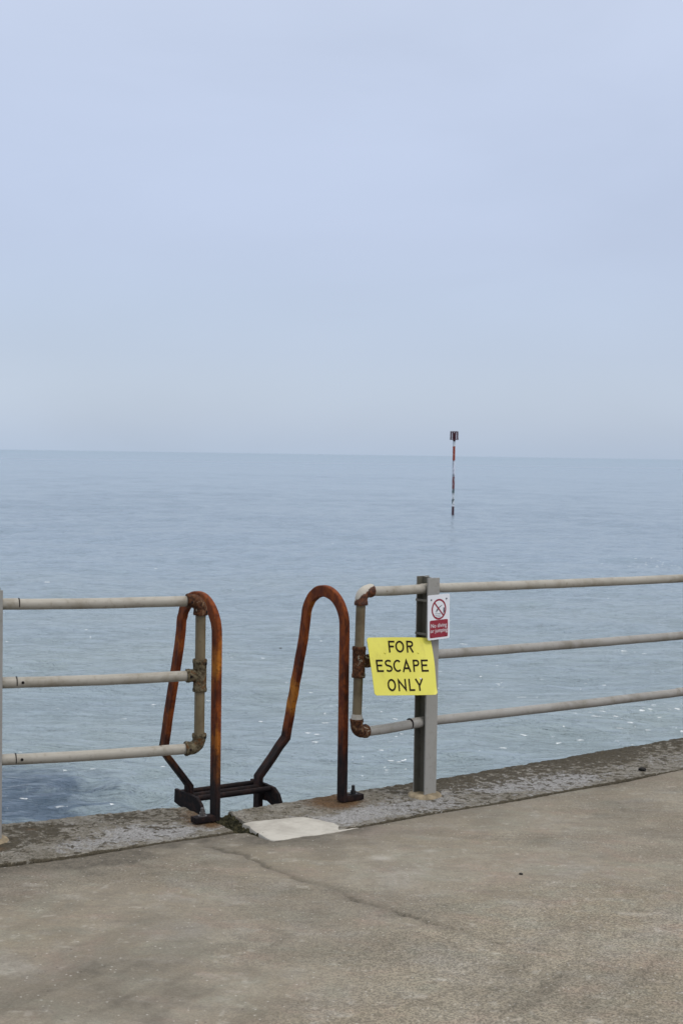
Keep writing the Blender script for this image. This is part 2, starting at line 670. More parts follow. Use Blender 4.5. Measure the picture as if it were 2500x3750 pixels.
def build_sea():
    ang = np.concatenate([np.linspace(-86, -17, 40), np.linspace(-16.8, 16.8, 330), np.linspace(17, 86, 40)])
    r1 = 9 * 1.0042 ** np.arange(0, int(math.log(330 / 9) / math.log(1.0042)))
    r2 = r1[-1] * 1.035 ** np.arange(1, 130)
    rr = np.concatenate([[1.0, 4.0], r1, r2])
    A, Rr = np.meshgrid(np.radians(ang), rr)
    X = Rr * np.sin(A)
    Y = Rr * np.cos(A)
    dr = np.gradient(rr)[:, None] * np.ones_like(A)
    rng = np.random.RandomState(11)
    Z = np.zeros_like(X)
    for lam in np.exp(np.linspace(math.log(.5), math.log(17), 70)):
        lam *= rng.uniform(.9, 1.1)
        th = math.radians(-78 + rng.normal() * 34)
        k = 2 * math.pi / lam
        amp = .0030 * lam ** 1.0 * (1.35 if lam < 3 else .7)
        att = sstep(1.8, 4.0, lam / dr)
        ph = k * (X * math.cos(th) + Y * math.sin(th)) + rng.uniform(0, 6.28)
        if lam < 5:
            ph = ph + 1.6 * (fbm(X / lam * .35 + lam, Y / lam * .35, 2, int(lam * 50)) - .5) * 2
        Z += amp * att * (np.exp(np.sin(ph) * .8) - 1.1665)
    gust = .45 + 1.1 * fbm(X * .05, Y * .035, 3, 31)
    Z *= gust * np.exp(-Rr / 900) * (1 + .5 * np.exp(-Rr / 30))
    # choppier water thrown back from the wall on the left
    chop = np.exp(-(((X + 2.2) / 1.6) ** 2 + ((Y - 18.6) / 1.9) ** 2))
    for i in range(16):
        lam = rng.uniform(.35, 1.1)
        th = rng.uniform(0, 6.28)
        Z += chop * .020 * lam * np.sin(2 * math.pi / lam * (X * math.cos(th) + Y * math.sin(th)) + rng.uniform(0, 6.28))
    # rings of ripples round the beacon pole
    rb = np.hypot(X - 8.594, Y - 109.668)
    Z += .03 * np.exp(-rb / 1.6) * np.sin(rb * 6)
    dark_patch = np.exp(-(((X + 4.5 - .10 * (Y - 17)) / 1.75) ** 2) - ((Y - 18.0) / 2.3) ** 2) \
        + .35 * np.exp(-(((X + 5.6) / 1.6) ** 2) - ((Y - 22) / 3.0) ** 2)

    def blob(cx, cy, sx, sy, a):
        return a * np.exp(-((X - cx) / sx) ** 2 - ((Y - cy) / sy) ** 2)
    foam = .022 * np.exp(-np.clip(Y - 17, 0, None) / 14) + .004 * np.exp(-Y / 60)
    foam += blob(.70, 21.1, .50, 1.0, .42) + blob(-.2, 19.6, .8, .7, .10) + blob(1.6, 23.0, 1.2, 1.6, .06)
    foam += blob(4.9, 24.5, .55, .9, .50) + blob(4.1, 23.5, .45, .55, .40) + blob(5.7, 25.6, .7, 1.2, .38) + blob(5.2, 27.0, 1.0, 1.5, .12)
    foam += blob(14.2, 62, 1.8, 1.6, .65) + blob(-3.6, 18.8, 1.0, 1.8, .05)
    foam += blob(1.1, 27, 2.5, 3, .03) + blob(3.2, 30, 2.5, 3, .035)
    o = grid_object('sea', X, Y, Z + SEA, M['sea'], attrs={'dark_patch': dark_patch, 'foam': foam, 'offshore': sstep(19, 75, Rr + 8 * (fbm(X * .2, Y * .12, 3, 77) - .5)), 'far': np.clip(np.log(Rr / 60) / np.log(60), 0, 1)})
    tag(o, 'calm pale blue green sea reaching the flat horizon', 'sea', kind='structure')


build_sea()

# ------------------------------------------------------------------ promenade and coping outlines (plan view, metres)
LF = [(-40, -8), (-12, 1.6), (-5, 3.95), (-2.6, 4.87), (-1.297, 5.42), (-1.058, 5.544), (-.761, 5.735), (-.437, 5.950)]
LB = [(-40.3, -7.2), (-12.4, 2.3), (-5.3, 4.55), (-2.8, 5.45), (-1.442, 6.02), (-1.174, 6.15), (-.956, 6.275), (-.705, 6.395)]
RF = [(-.264, 5.850), (-.061, 5.955), (.02, 6.015), (.323, 6.237), (.923, 6.652), (1.788, 7.300), (3.2, 8.45), (6, 11.1), (14, 20), (30, 42)]
RB = [(-.490, 6.290), (-.293, 6.447), (-.004, 6.643), (.486, 6.998), (1.35, 7.65), (1.99, 8.141), (2.85, 8.85), (5.6, 11.5), (13.5, 20.4), (29.4, 42.4)]


def polyline_at(P, s):
    P = np.array(P, float)
    d = np.concatenate([[0], np.cumsum(np.hypot(*np.diff(P, axis=0).T))])
    # smoothed interpolation: average of nearby samples takes the corners off
    def f(q):
        q = np.clip(q, 0, d[-1])
        return np.stack([np.interp(q, d, P[:, 0]), np.interp(q, d, P[:, 1])], -1)
    return f(s), d[-1]


def smooth_poly(P, n=9, end=None):
    """dense smooth curve through a polyline"""
    P = [Vector((*p, 0)) for p in P]
    o = []
    for i in range(len(P) - 1):
        p0 = P[max(i - 1, 0)]
        p1, p2 = P[i], P[i + 1]
        p3 = P[min(i + 2, len(P) - 1)]
        L = (p2 - p1).length
        m1 = (p2 - p0) / max((p2 - p0).length, 1e-6) * L
        m2 = (p3 - p1) / max((p3 - p1).length, 1e-6) * L
        for k in range(n):
            t = k / n
            o.append((2 * t ** 3 - 3 * t ** 2 + 1) * p1 + (t ** 3 - 2 * t ** 2 + t) * m1 + (-2 * t ** 3 + 3 * t ** 2) * p2 + (t ** 3 - t ** 2) * m2)
    o.append(P[-1])
    return np.array([(p.x, p.y) for p in o])


LFs, LBs, RFs, RBs = (smooth_poly(q) for q in (LF, LB, RF, RB))
FOOT_L, FOOT_R = Vector((-.530, 6.118, 0)), Vector((.022, 6.486, 0))
POST = Vector((.410, 6.634, 0))
LPOST = Vector((-1.376, 5.756, 0))
PROM_Z = -.008


def param_curve(C, dens):
    """resample curve C with local spacing given by dens(x)"""
    d = np.concatenate([[0], np.cumsum(np.hypot(*np.diff(C, axis=0).T))])
    s = [0.0]
    while s[-1] < d[-1]:
        x = np.interp(s[-1], d, C[:, 0])
        s.append(s[-1] + dens(x))
    s[-1] = d[-1]
    return np.array(s) / d[-1], d


def build_coping(name, F, B, label, tints, end_at_right):
    # match the two edges through the x extent so that rows stay square to the wall
    dens = lambda x: .0055 if -1.75 < x < 2.25 else (.04 if abs(x) < 5 else .5)
    dF = np.concatenate([[0], np.cumsum(np.hypot(*np.diff(F, axis=0).T))])
    dB = np.concatenate([[0], np.cumsum(np.hypot(*np.diff(B, axis=0).T))])
    s = [0.0]
    while s[-1] < dF[-1]:
        s.append(s[-1] + dens(np.interp(s[-1], dF, F[:, 0])))
    s[-1] = dF[-1]
    s = np.array(s)
    fx, fy = np.interp(s, dF, F[:, 0]), np.interp(s, dF, F[:, 1])
    # knots of both polylines correspond one to one
    kF = np.linspace(0, 1, len(F))
    u = np.interp(s, dF, kF)
    bx, by = np.interp(u, kF, B[:, 0]), np.interp(u, kF, B[:, 1])
    nv = 96
    v = np.linspace(0, 1, nv)
    # extra rows: front lip down, back arris rounded and wall face down to the sea bed
    X = fx[None] * (1 - v[:, None]) + bx[None] * v[:, None]
    Y = fy[None] * (1 - v[:, None]) + by[None] * v[:, None]
    nx, ny = (bx - fx), (by - fy)
    ln = np.hypot(nx, ny)
    nx, ny = nx / ln, ny / ln
    # jagged edges
    jf = (fbm(fx * 45, fy * 45, 4, 3, .7) - .5) * .020
    jb = (fbm(bx * 14, by * 14, 5, 8, .65) - .5) * .030
    wF = np.exp(-v / .03)[:, None]
    wB = np.exp(-(1 - v) / .05)[:, None]
    X = X + nx * (jf * wF + jb * wB)
    Y = Y + ny * (jf * wF + jb * wB)
    Z = (fbm(X * 3, Y * 3, 3, 21) - .5) * .012 + (fbm(X * 38, Y * 38, 4, 22, .65) - .5) * .009 * (0.6 + v[:, None])
    if not end_at_right:
        Z = Z - .010 * (1 - sstep(.40, .75, v))[:, None] * (1 - sstep(-.10, .05, X))
    arr = np.clip((v - .955) / .045, 0, 1)[:, None]
    Z = Z - arr ** 2 * (.012 + .010 * fbm(X * 12, Y * 12, 3, 5))
    lip = np.clip((.018 - v) / .018, 0, 1)[:, None]
    Z = Z - lip ** 2 * .008
    rowsX, rowsY, rowsZ = [X], [Y], [Z]
    for off, dz in ((.010, -.012), (.018, -.05), (.02, -.35), (.03, -1.2), (.06, -2.4), (.10, -3.3), (.12, -5.0)):
        rowsX.append((X[-1] + nx * off)[None])
        rowsY.append((Y[-1] + ny * off)[None])
        rowsZ.append((Z[-1] * 0 + Z[-1].mean() + dz)[None] if dz < -.02 else (Z[-1] + dz)[None])
    pre = []
    for dz in (-.22, -.03):
        pre.append((X[0], Y[0], Z[0] + dz))
    X = np.concatenate([np.stack([p[0] for p in pre])] + rowsX)
    Y = np.concatenate([np.stack([p[1] for p in pre])] + rowsY)
    Z = np.concatenate([np.stack([p[2] for p in pre])] + rowsZ)
    V = np.concatenate([[0, 0], v, np.ones(7)])[:, None] * np.ones_like(X)
    # end face at the joint: fold the last column down
    e = -1 if end_at_right else 0
    ex, ey, ez = X[:, e].copy(), Y[:, e].copy(), Z[:, e].copy()
    cols = []
    for dz in (-.03, -.25):
        cols.append((ex, ey, np.minimum(ez, ez + dz)))
    for cx, cy, cz in cols:
        if end_at_right:
            X = np.column_stack([X, cx]); Y = np.column_stack([Y, cy]); Z = np.column_stack([Z, cz]); V = np.column_stack([V, V[:, -1]])
        else:
            X = np.column_stack([cx, X]); Y = np.column_stack([cy, Y]); Z = np.column_stack([cz, Z]); V = np.column_stack([V[:, 0], V])
    tint = tints(X, Y, V)
    dirt = (V < .011) * (Z < -.006) * 3.0 + np.exp(-V / .010) * sstep(.52, .66, fbm(X * 30, Y * 30, 4, 140)) * 1.5
    tint[..., 0] += dirt * (V < .04)
    tint[..., 1] -= dirt
    o = grid_object(name, X, Y, Z, M['coping'], color=tint)
    tag(o, label, 'sea wall')
    return o


def rustmask(X, Y):
    r = 0
    for p, a, sr in ((FOOT_L, 1.0, .115), (FOOT_R, 1.1, .12)):
        d = np.hypot((X - p.x + .02), (Y - p.y))
        r = r + a * np.exp(-(d / sr) ** 2)
    d = np.hypot(X + .66, Y - 6.28)
    return r + .45 * np.exp(-(d / .10) ** 2)


def tint_left(X, Y, V):
    big = fbm(X * 2.2, Y * 2.2, 4, 41)
    dark = .30 + .46 * sstep(.25, .6, V) * sstep(.30, .62, big) - .25 * sstep(.75, 1.0, V)
    dark = dark + .9 * np.exp(-(((X + .775) / .06) ** 2 + ((Y - 5.99) / .03) ** 2)) * .6
    dark = dark + .6 * np.exp(-(((X + 1.36) / .07) ** 2 + ((Y - 5.66) / .07) ** 2))
    pale = .15 + .55 * np.exp(-((V - .22) / .22) ** 2) * sstep(.35, .6, fbm(X * 3.1, Y * 3.1, 3, 44)) \
        + .7 * np.exp(-(((X + .80) / .16) ** 2 + ((Y - 5.93) / .09) ** 2))
    pale = pale + 1.1 * np.exp(-(((X + .665) / .04) ** 2 + ((Y - 6.165) / .022) ** 2))
    r = rustmask(X, Y) + .18 * np.exp(-((X + .5) / .20) ** 2) + .6 * np.exp(-(((X + 1.29) / .05) ** 2 + ((Y - 5.93) / .03) ** 2)) \
        + .7 * np.exp(-(((X + 1.36) / .06) ** 2 + ((Y - 5.63) / .05) ** 2))
    return np.stack([dark, np.clip(pale, 0, 1.2), r], -1)


def tint_right(X, Y, V):
    big = fbm(X * 2.2, Y * 2.2, 4, 51)
    to_r = sstep(.05, .5, X)
    dark = .28 + to_r * (.40 * sstep(.20, .85, V) + .10) * (.45 + .95 * big) + .15 * sstep(.8, 1., V)
    pale = .10 + .62 * np.exp(-((V - .30) / .30) ** 2) * sstep(.28, .55, fbm(X * 2.6, Y * 2.6, 3, 54)) + .2 * to_r
    pale = pale + .55 * np.exp(-(((X + .10) / .22) ** 2 + ((V - .30) / .18) ** 2))
    dark = dark - .2 * np.exp(-(((X + .10) / .3) ** 2 + ((V - .30) / .25) ** 2))
    fade = sstep(1.2, 1.9, X)
    pale = pale * (1 - .55 * fade)
    r = rustmask(X, Y) + .20 * np.exp(-((X + .12) / .42) ** 2) * sstep(.25, .6, V) + .12 * np.exp(-((X + .25) / .22) ** 2) * sstep(.55, .9, V)
    return np.stack([dark, np.clip(pale, 0, 1.2), r], -1)


cop_l = build_coping('sea_wall', LFs, LBs, 'blotchy grey coping of the sea wall left of the ladder, ending at the mossy joint', tint_left, True)
cop_r = build_coping('sea_wall', RFs, RBs, 'lichen speckled coping of the sea wall right of the joint, with the white mortar patch', tint_right, False)


def build_promenade():
    # seaward edge of the paving: follows the two coping fronts and turns in at the joint
    E = np.concatenate([LFs, [(-.385, 5.962), (-.262, 5.838)], RFs[1:]])
    xs = np.concatenate([-np.geomspace(40, 2.0, 40), np.arange(-1.95, 2.35, .0065), np.geomspace(2.36, 30, 40)])
    edge = np.interp(xs, E[:, 0], E[:, 1])
    jag = (fbm(xs * 40, xs * 13, 4, 61, .7) - .5) * .012
    edge = edge - .0085 + jag
    w = np.concatenate([[-1.0], np.linspace(0, 1, 420)])
    near = np.minimum(3.55, edge - .6)
    rows_y = [np.full_like(xs, -30.) if k == 0 else None for k in range(1)]
    Ys = [np.where(edge - 30 < -30, edge - 30, -30.0)] + [near + (edge - near) * (t ** .9) for t in np.linspace(0, 1, 420)]
    Y = np.stack(Ys)
    X = np.ones_like(Y) * xs[None]
    Z = PROM_Z + (fbm(X * 1.3, Y * 1.3, 3, 71) - .5) * .016 + (fbm(X * 60, Y * 60, 3, 72, .6) - .5) * .0022
    # the wandering crack
    ck = [(-.60, 5.78), (-.491, 5.713), (-.38, 5.62), (-.302, 5.507), (-.221, 5.399), (-.11, 5.27), (.021, 5.166), (.06, 5.072), (.176, 4.979), (.321, 4.836), (.432, 4.729), (.524, 4.627), (.60, 4.56)]
    ck = smooth_poly(ck, 14)
    ck = ck + np.stack([(fbm(ck[:, 1] * 16, ck[:, 0] * 16, 5, 81, .65) - .5) * .065, (fbm(ck[:, 0] * 16, ck[:, 1] * 16, 5, 82, .65) - .5) * .065], -1)
    dmin = np.full(X.shape, 9.0)
    tt = np.zeros(X.shape)
    m = (X > -.75) & (X < .75) & (Y > 4.4) & (Y < 5.95)
    px, py = X[m], Y[m]
    dm = np.full(px.shape, 9.0)
    side = np.zeros(px.shape)
    tpar = np.zeros(px.shape)
    for i in range(len(ck) - 1):
        a, b = ck[i], ck[i + 1]
        ab = b - a
        L2 = (ab ** 2).sum()
        t = np.clip(((px - a[0]) * ab[0] + (py - a[1]) * ab[1]) / L2, 0, 1)
        d = np.hypot(px - a[0] - t * ab[0], py - a[1] - t * ab[1])
        k = d < dm
        dm[k] = d[k]
        tpar[k] = i / len(ck)
        side[k] = np.sign(ab[0] * (py[k] - a[1]) - ab[1] * (px[k] - a[0]))
    dmin[m] = dm
    tt[m] = tpar
    fade = sstep(.0, .12, tt) * (1 - sstep(.85, 1., tt)) * m
    wv = .006 + .010 * fbm(X * 9, Y * 9, 2, 91)
    crack = np.exp(-(dmin / wv) ** 2) * fade * (.45 + .75 * sstep(.38, .6, fbm(X * 7, Y * 7, 3, 92)))
    soft = np.exp(-(dmin / .045) ** 2) * fade * .30
    Z = Z - crack * .007
    dist_edge = edge[None] - Y
    f1 = fbm(X * 1.4 + 5, Y * 2.2, 4, 101)
    f2 = fbm(X * 4.5, Y * 6.0, 5, 102, .6)
    stain = .55 * np.exp(-dist_edge / .11) * (1 - .45 * sstep(-.1, .6, X)) + .50 * np.exp(-dist_edge / .30) * sstep(.42, .62, f2) * (1 - sstep(-.3, .3, X) * .5)
    stain = stain + .30 * sstep(.52, .72, f1) + .22 * sstep(.55, .75, f2)

    def bl(cx, cy, sx, sy, a, rot=0.):
        c, s = math.cos(rot), math.sin(rot)
        dx, dy = X - cx, Y - cy
        return a * np.exp(-(((dx * c + dy * s) / sx) ** 2 + ((-dx * s + dy * c) / sy) ** 2))
    stain = stain + bl(-.95, 5.50, .16, .05, .35, .5) + bl(-.55, 4.32, .14, .10, .32) + bl(-.10, 4.1, .14, .05, .25) + bl(-.75, 4.15, .2, .15, .22)
    dg = fbm((X * .5 + Y * .87) * 1.6 + 3, (X * -.87 + Y * .5) * 5.5, 4, 150, .6)
    stain = stain + .34 * sstep(.50, .68, dg) * sstep(5.2, 4.4, Y) + bl(-.62, 4.10, .30, .06, .42, -.95) + bl(-.86, 4.02, .16, .10, .30)
    stain = stain + bl(-.20, 4.72, .07, .02, .35, -.8) + bl(-.26, 4.35, .06, .03, .30, -.6) + bl(.30, 4.10, .25, .03, .22, -.6)
    stain = stain + .35 * np.exp(-(dist_edge / .16) ** 2) * sstep(-.15, -.5, X) * (.4 + f2)
    stain = np.clip(stain + crack * .48 + soft * .8, 0, .95)
    agg = sstep(.0, .8, X + (4.9 - Y) * .5) * sstep(5.6, 4.6, Y) * 1.0 + .30 * sstep(.45, .65, f1) + .15
    pale = bl(.18, 5.60, .045, .035, .45) * (.3 + f2) + bl(-1.12, 5.19, .06, .03, .35) + bl(-.60, 5.78, .05, .02, .35) + bl(-.42, 5.77, .04, .02, .3)
    pale = pale + .28 * sstep(.68, .80, fbm(X * 19, Y * 19, 5, 111, .65)) + bl(1.05, 4.95, .05, .02, .3) + bl(.38, 5.72, .03, .02, .3)
    pale = np.clip(pale - stain * .3, 0, 1)
    tint = np.stack([stain, np.clip(agg, 0, 1), pale], -1)
    o = grid_object('promenade', X, Y, Z, M['prom'], color=tint)
    tag(o, 'worn tan concrete promenade with a wandering crack', 'promenade', kind='structure')
    # bed under the paving joint, so the gap reads dark
    bm = bmesh.new()
    vs = []
    for k in range(0, len(E), 3):
        x, y = E[k]
        vs.append((bm.verts.new((x, y - .8, -.12)), bm.verts.new((x + .02, y + .12, -.06))))
    for a, b in zip(vs, vs[1:]):
        bm.faces.new((a[0], b[0], b[1], a[1]))
    b = obj('ground', bm, M['bed'])
    tag(b, 'dark filling in the joint between paving and coping', 'ground', kind='structure')


build_promenade()


def moss_joint():
    # wedge of mossy mortar in the open joint between the two copings
    bm = bmesh.new()
    a0, a1 = Vector((-.437, 5.952, 0)), Vector((-.60, 6.235, 0))
    b0, b1 = Vector((-.262, 5.848, 0)), Vector((-.475, 6.262, 0))
    n = 60
    k = 26
    rows = []
    for i in range(n + 1):
        t = i / n
        l = a0.lerp(a1, t)
        r = b0.lerp(b1, t)
        row = []
        for j in range(k + 1):
            s = j / k
            p = l.lerp(r, s)
            h = float(fbm(np.array([p.x * 55]), np.array([p.y * 55]), 4, 120, .6)[0])
            edge = min(s, 1 - s) * 2
            z = -.040 + .034 * h + .010 * (1 - edge)
            if t < .12:
                z -= (.12 - t) * .12
            row.append(bm.verts.new((p.x, p.y, z)))
        rows.append(row)
    for r0, r1 in zip(rows, rows[1:]):
        for j in range(k):
            bm.faces.new((r0[j], r0[j + 1], r1[j + 1], r1[j]))
    o = obj('mossy_joint', bm, M['moss'], cop_r)

    # white mortar patch, feathered, lying over the corner of the right-hand coping
    P = smooth_poly([(-.405, 6.075), (-.35, 6.15), (-.28, 6.20), (-.18, 6.20), (-.09, 6.165), (.02, 6.11), (.10, 6.085), (.06, 6.035), (.015, 5.998),
                     (-.061, 5.945), (-.16, 5.893), (-.262, 5.838), (-.32, 5.92), (-.37, 6.01), (-.405, 6.075)], 8)[:-1]
    P = P + (fbm(P[:, :1] * 30 + np.array([[0, 7]]), P[:, 1:] * 30, 3, 130) - .5) * .016
    c = P.mean(0)
    bm = bmesh.new()
    rings = []
    n = len(P)

    def pz(p):
        # feathered out over the coping towards the sea, proud by a few millimetres at the paving
        back = (p[0] + .405) * -.40 + (p[1] - 6.075) * .92
        return -.0045 + .008 * float(sstep(-.16, 0, back)) - .022 * float(sstep(-.01, .10, back)) - .004 * float(sstep(-.02, .09, p[0]))
    for q, dz in ((.0, 0), (.25, 0), (.5, 0), (.7, 0), (.85, 0), (.95, 0), (.985, -.002), (1.0, -.008), (1.003, -.03)):
        rings.append([bm.verts.new((*(c + (p - c) * q), pz(c + (p - c) * q) + dz)) for p in P] if q > 0 else None)
    ctr = bm.verts.new((*c, pz(c)))
    for i in range(n):
        bm.faces.new((ctr, rings[1][i], rings[1][(i + 1) % n]))
        for a, b in zip(rings[1:], rings[2:]):
            bm.faces.new((a[i], b[i], b[(i + 1) % n], a[(i + 1) % n]))
    o = obj('mortar_patch', bm, M['mortar'], cop_r)
    o['label'] = 'smooth white mortar patch in the corner of the coping'


moss_joint()

# ------------------------------------------------------------------ railings


def dirv(deg):
    return Vector((math.cos(R_(deg)), math.sin(R_(deg)), 0)), Vector((-math.sin(R_(deg)), math.cos(R_(deg)), 0))


def h_post(parent, c, deg, top=1.03, fl=.076, dp=.080, th=.008):
    t, n = dirv(deg)
    bm = bmesh.new()
    a, b, h = fl / 2, dp / 2, th / 2
    prof = [(-a, -b), (a, -b), (a, -b + th), (h, -b + th), (h, b - th), (a, b - th), (a, b), (-a, b), (-a, b - th), (-h, b - th), (-h, -b + th), (-a, -b + th)]
    lo = [bm.verts.new(c + t * x + n * y + Vector((0, 0, -.06))) for x, y in prof]
    hi = [bm.verts.new(c + t * x + n * y + Vector((0, 0, top + .0025 * (y > 0) * 2))) for x, y in prof]
    k = len(prof)
    for i in range(k):
        bm.faces.new((lo[i], lo[(i + 1) % k], hi[(i + 1) % k], hi[i]))
    bm.faces.new(hi)
    es = [e for e in bm.edges if abs((e.verts[0].co - e.verts[1].co).z) > .5]
    bmesh.ops.bevel(bm, geom=es, offset=.0016, segments=2, affect='EDGES')
    o = obj('post', bm, M['post'], parent, auto=30)
    # darker olive tone on the web and inner flange faces of the section
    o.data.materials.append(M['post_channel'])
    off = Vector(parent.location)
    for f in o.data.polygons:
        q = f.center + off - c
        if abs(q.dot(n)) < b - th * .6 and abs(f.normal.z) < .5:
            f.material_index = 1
    return o


def mortar_ring(parent, c, r=.078):
    bm = bmesh.new()
    k = 56
    rings = []
    for q, z in ((.0, .016), (.6, .016), (.88, .013), (.98, .005), (1.03, -.012)):
        rings.append([bm.verts.new((c.x + math.cos(a) * r * q * (1 + .05 * math.sin(3 * a + 1) + random.uniform(-.02, .02)),
                                    c.y + math.sin(a) * r * q, z + random.uniform(-.0015, .0015))) for a in (2 * math.pi * i / k for i in range(k))] if q else None)
    ct = bm.verts.new((c.x, c.y, .016))
    for i in range(k):
        bm.faces.new((ct, rings[1][i], rings[1][(i + 1) % k]))
        for a, b in zip(rings[1:], rings[2:]):
            bm.faces.new((a[i], b[i], b[(i + 1) % k], a[(i + 1) % k]))
    return obj('mortar_collar', bm, M['mortar_ring'], parent, auto=60)


def rail(parent, a, b, r=.0225, mat='rail', wob=.0012):
    a, b = Vector(a), Vector(b)
    n = max(4, int((b - a).length / .06))
    pts = []
    for i in range(n + 1):
        p = a.lerp(b, i / n)
        if 0 < i < n:
            p = p + Vector((0, 0, -math.sin(i / n * math.pi) * .004 + random.uniform(-wob, wob) * .5))
        pts.append(p)
    bm = bmesh.new()
    add_tube(bm, pts, r, 28)
    return obj('rail', bm, M[mat], parent)


def sleeve(par, a, d, l, r=.0242, mat='rail_grey'):
    """coupling sleeve on a rail: a start, d direction"""
    a, d = Vector(a), Vector(d).normalized()
    bm = bmesh.new()
    add_tube(bm, [a, a + d * .003, a + d * (l - .003), a + d * l], [r - .0015, r, r, r - .0015], 28)
    return obj('sleeve', bm, M[mat], par)


def band(par, a, d, r=.0236):
    a, d = Vector(a), Vector(d).normalized()
    bm = bmesh.new()
    add_tube(bm, [a - d * .0018, a + d * .0018], r, 28)
    return obj('joint_ring', bm, M['iron'], par)


def set_paint(o, fn):
    me = o.data
    a = me.attributes.new('paint', 'FLOAT', 'POINT')
    for i, v in enumerate(me.vertices):
        a.data[i].value = fn(v.co)


def lumpy(bm, amp=.0018, f=55, seed=3):
    for v in bm.verts:
        p = v.co
        q = fbm(np.array([p.x * f + p.z * f * .7]), np.array([p.y * f + p.z * f * .5]), 3, seed)[0] - .5
        v.co = p + v.normal * q * amp * 2


def elbow(parent, corner, d1, d2, mat, r=.0285, bend=.040, leg=.062, name='elbow'):
    """d1, d2: unit vectors from the corner outwards along the two pipes"""
    c, d1, d2 = Vector(corner), Vector(d1).normalized(), Vector(d2).normalized()
    p0, p1 = c + d1 * bend, c + d2 * bend
    cc = c + (d1 + d2) * bend
    pts = [c + d1 * leg, c + d1 * (bend + .004)]
    rr = [r + .0015, r + .0015]
    for i in range(11):
        t = i / 10 * math.pi / 2
        # circle from p0 to p1 about cc
        pts.append(cc - d2 * bend * math.cos(t) - d1 * bend * math.sin(t))
        rr.append(r - .0005)
    pts += [c + d2 * (bend + .004), c + d2 * leg]
    rr += [r + .0015, r + .0015]
    # a raised bead round each socket
    bm = bmesh.new()
    add_tube(bm, pts, rr, 30)
    for d in (d1, d2):
        add_tube(bm, [c + d * (leg - .014), c + d * (leg - .011), c + d * (leg - .003), c + d * leg * 1.005], [r + .0008, r + .0028, r + .0028, r + .001], 30)
    bm.normal_update()
    lumpy(bm)
    return obj(name, bm, M[mat], parent, auto=50)


def tee(parent, c, up, side, mat, r=.0285, ln=.070, leg=.060):
    c, up, side = Vector(c), Vector(up).normalized(), Vector(side).normalized()
    bm = bmesh.new()
    z = [-ln, -ln + .003, -ln + .014, -ln + .017, 0, ln - .017, ln - .014, ln - .003, ln]
    q = [r + .001, r + .0026, r + .0026, r + .0006, r, r + .0006, r + .0026, r + .0026, r + .001]
    add_tube(bm, [c + up * k for k in z], q, 30)
    add_tube(bm, [c + side * .006, c + side * (leg - .016), c + side * (leg - .013), c + side * (leg - .002), c + side * leg], [r - .001, r - .001, r + .0015, r + .0015, r], 30)
    bm.normal_update()
    lumpy(bm, seed=9)
    return obj('tee', bm, M[mat], parent, auto=50)


def set_screw(par, c, d):
    c, d = Vector(c), Vector(d).normalized()
    bm = bmesh.new()
    add_tube(bm, [c - d * .004, c + d * .0035, c + d * .0045], [.0058, .0058, .0045], 12)
    return obj('set_screw', bm, M['iron'], par)


# ---- left railing
railL = thing('railing', 'cream pipe railing left of the ladder, three rails joined by a stained end pipe', 'railing', LPOST)
tL, nL = dirv(21.5)
pe = Vector((-.597, 6.064, 0))
# heights along: at the post and at the end pipe
hL = [(.971, .965), (.649, .643), (.332, .329)]
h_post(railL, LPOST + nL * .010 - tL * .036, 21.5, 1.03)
p_far = LPOST - tL * 1.95 - nL * .10
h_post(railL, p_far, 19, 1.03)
mortar_ring(railL, p_far)
mortar_ring(railL, LPOST - tL * .046)
for i, (z0, z1) in enumerate(hL):
    a = LPOST + Vector((0, 0, z0)) - tL * .03
    b = Vector((pe.x, pe.y, z1)) - tL * .03
    r = rail(railL, a, b, mat='rail')
    r2 = rail(railL, a - tL * .002, p_far + Vector((0, 0, z0)), mat='rail')
    ln = (.088, .080, .078)[i]
    s = sleeve(r, a + tL * .02, b - a, ln - .012, .0232, 'rail')
    band(r, a + tL * (ln + .012), b - a)
    if i > 0:
        q = a + tL * (ln + .035) - nL * .0215
        set_screw(r, q, -nL)
up = Vector((.002, 0, 1)).normalized()
bm = bmesh.new()
add_tube(bm, [Vector((pe.x, pe.y, hL[2][1] + .045)), Vector((pe.x + .0005, pe.y, .643)), Vector((pe.x + .001, pe.y, hL[0][1] - .045))], .0222, 28)
u = obj('upright', bm, M['upright'], railL)
u['label'] = 'vertical end pipe stained olive brown'
e1 = elbow(railL, Vector((pe.x, pe.y, hL[0][1])), -tL, (0, 0, -1), 'fit')
set_screw(e1, Vector((pe.x, pe.y, hL[0][1])) - tL * .045 - nL * .028 + Vector((0, 0, -.004)), -nL)
set_screw(e1, Vector((pe.x, pe.y, hL[0][1] - .048)) - nL * .020 + tL * .020, -nL + tL)
t1 = tee(railL, Vector((pe.x, pe.y, hL[1][1])), (0, 0, 1), -tL, 'fit_olive')
set_screw(t1, Vector((pe.x, pe.y, hL[1][1] + .052)) - nL * .022 + tL * .020, -nL + tL)
set_screw(t1, Vector((pe.x, pe.y, hL[1][1])) - tL * .045 - nL * .028, -nL)
e2 = elbow(railL, Vector((pe.x, pe.y, hL[2][1])), -tL, (0, 0, 1), 'fit_olive')
set_screw(e2, Vector((pe.x, pe.y, hL[2][1] + .048)) - nL * .022 + tL * .020, -nL + tL)
set_screw(e2, Vector((pe.x, pe.y, hL[2][1])) - tL * .045 - nL * .028, -nL)

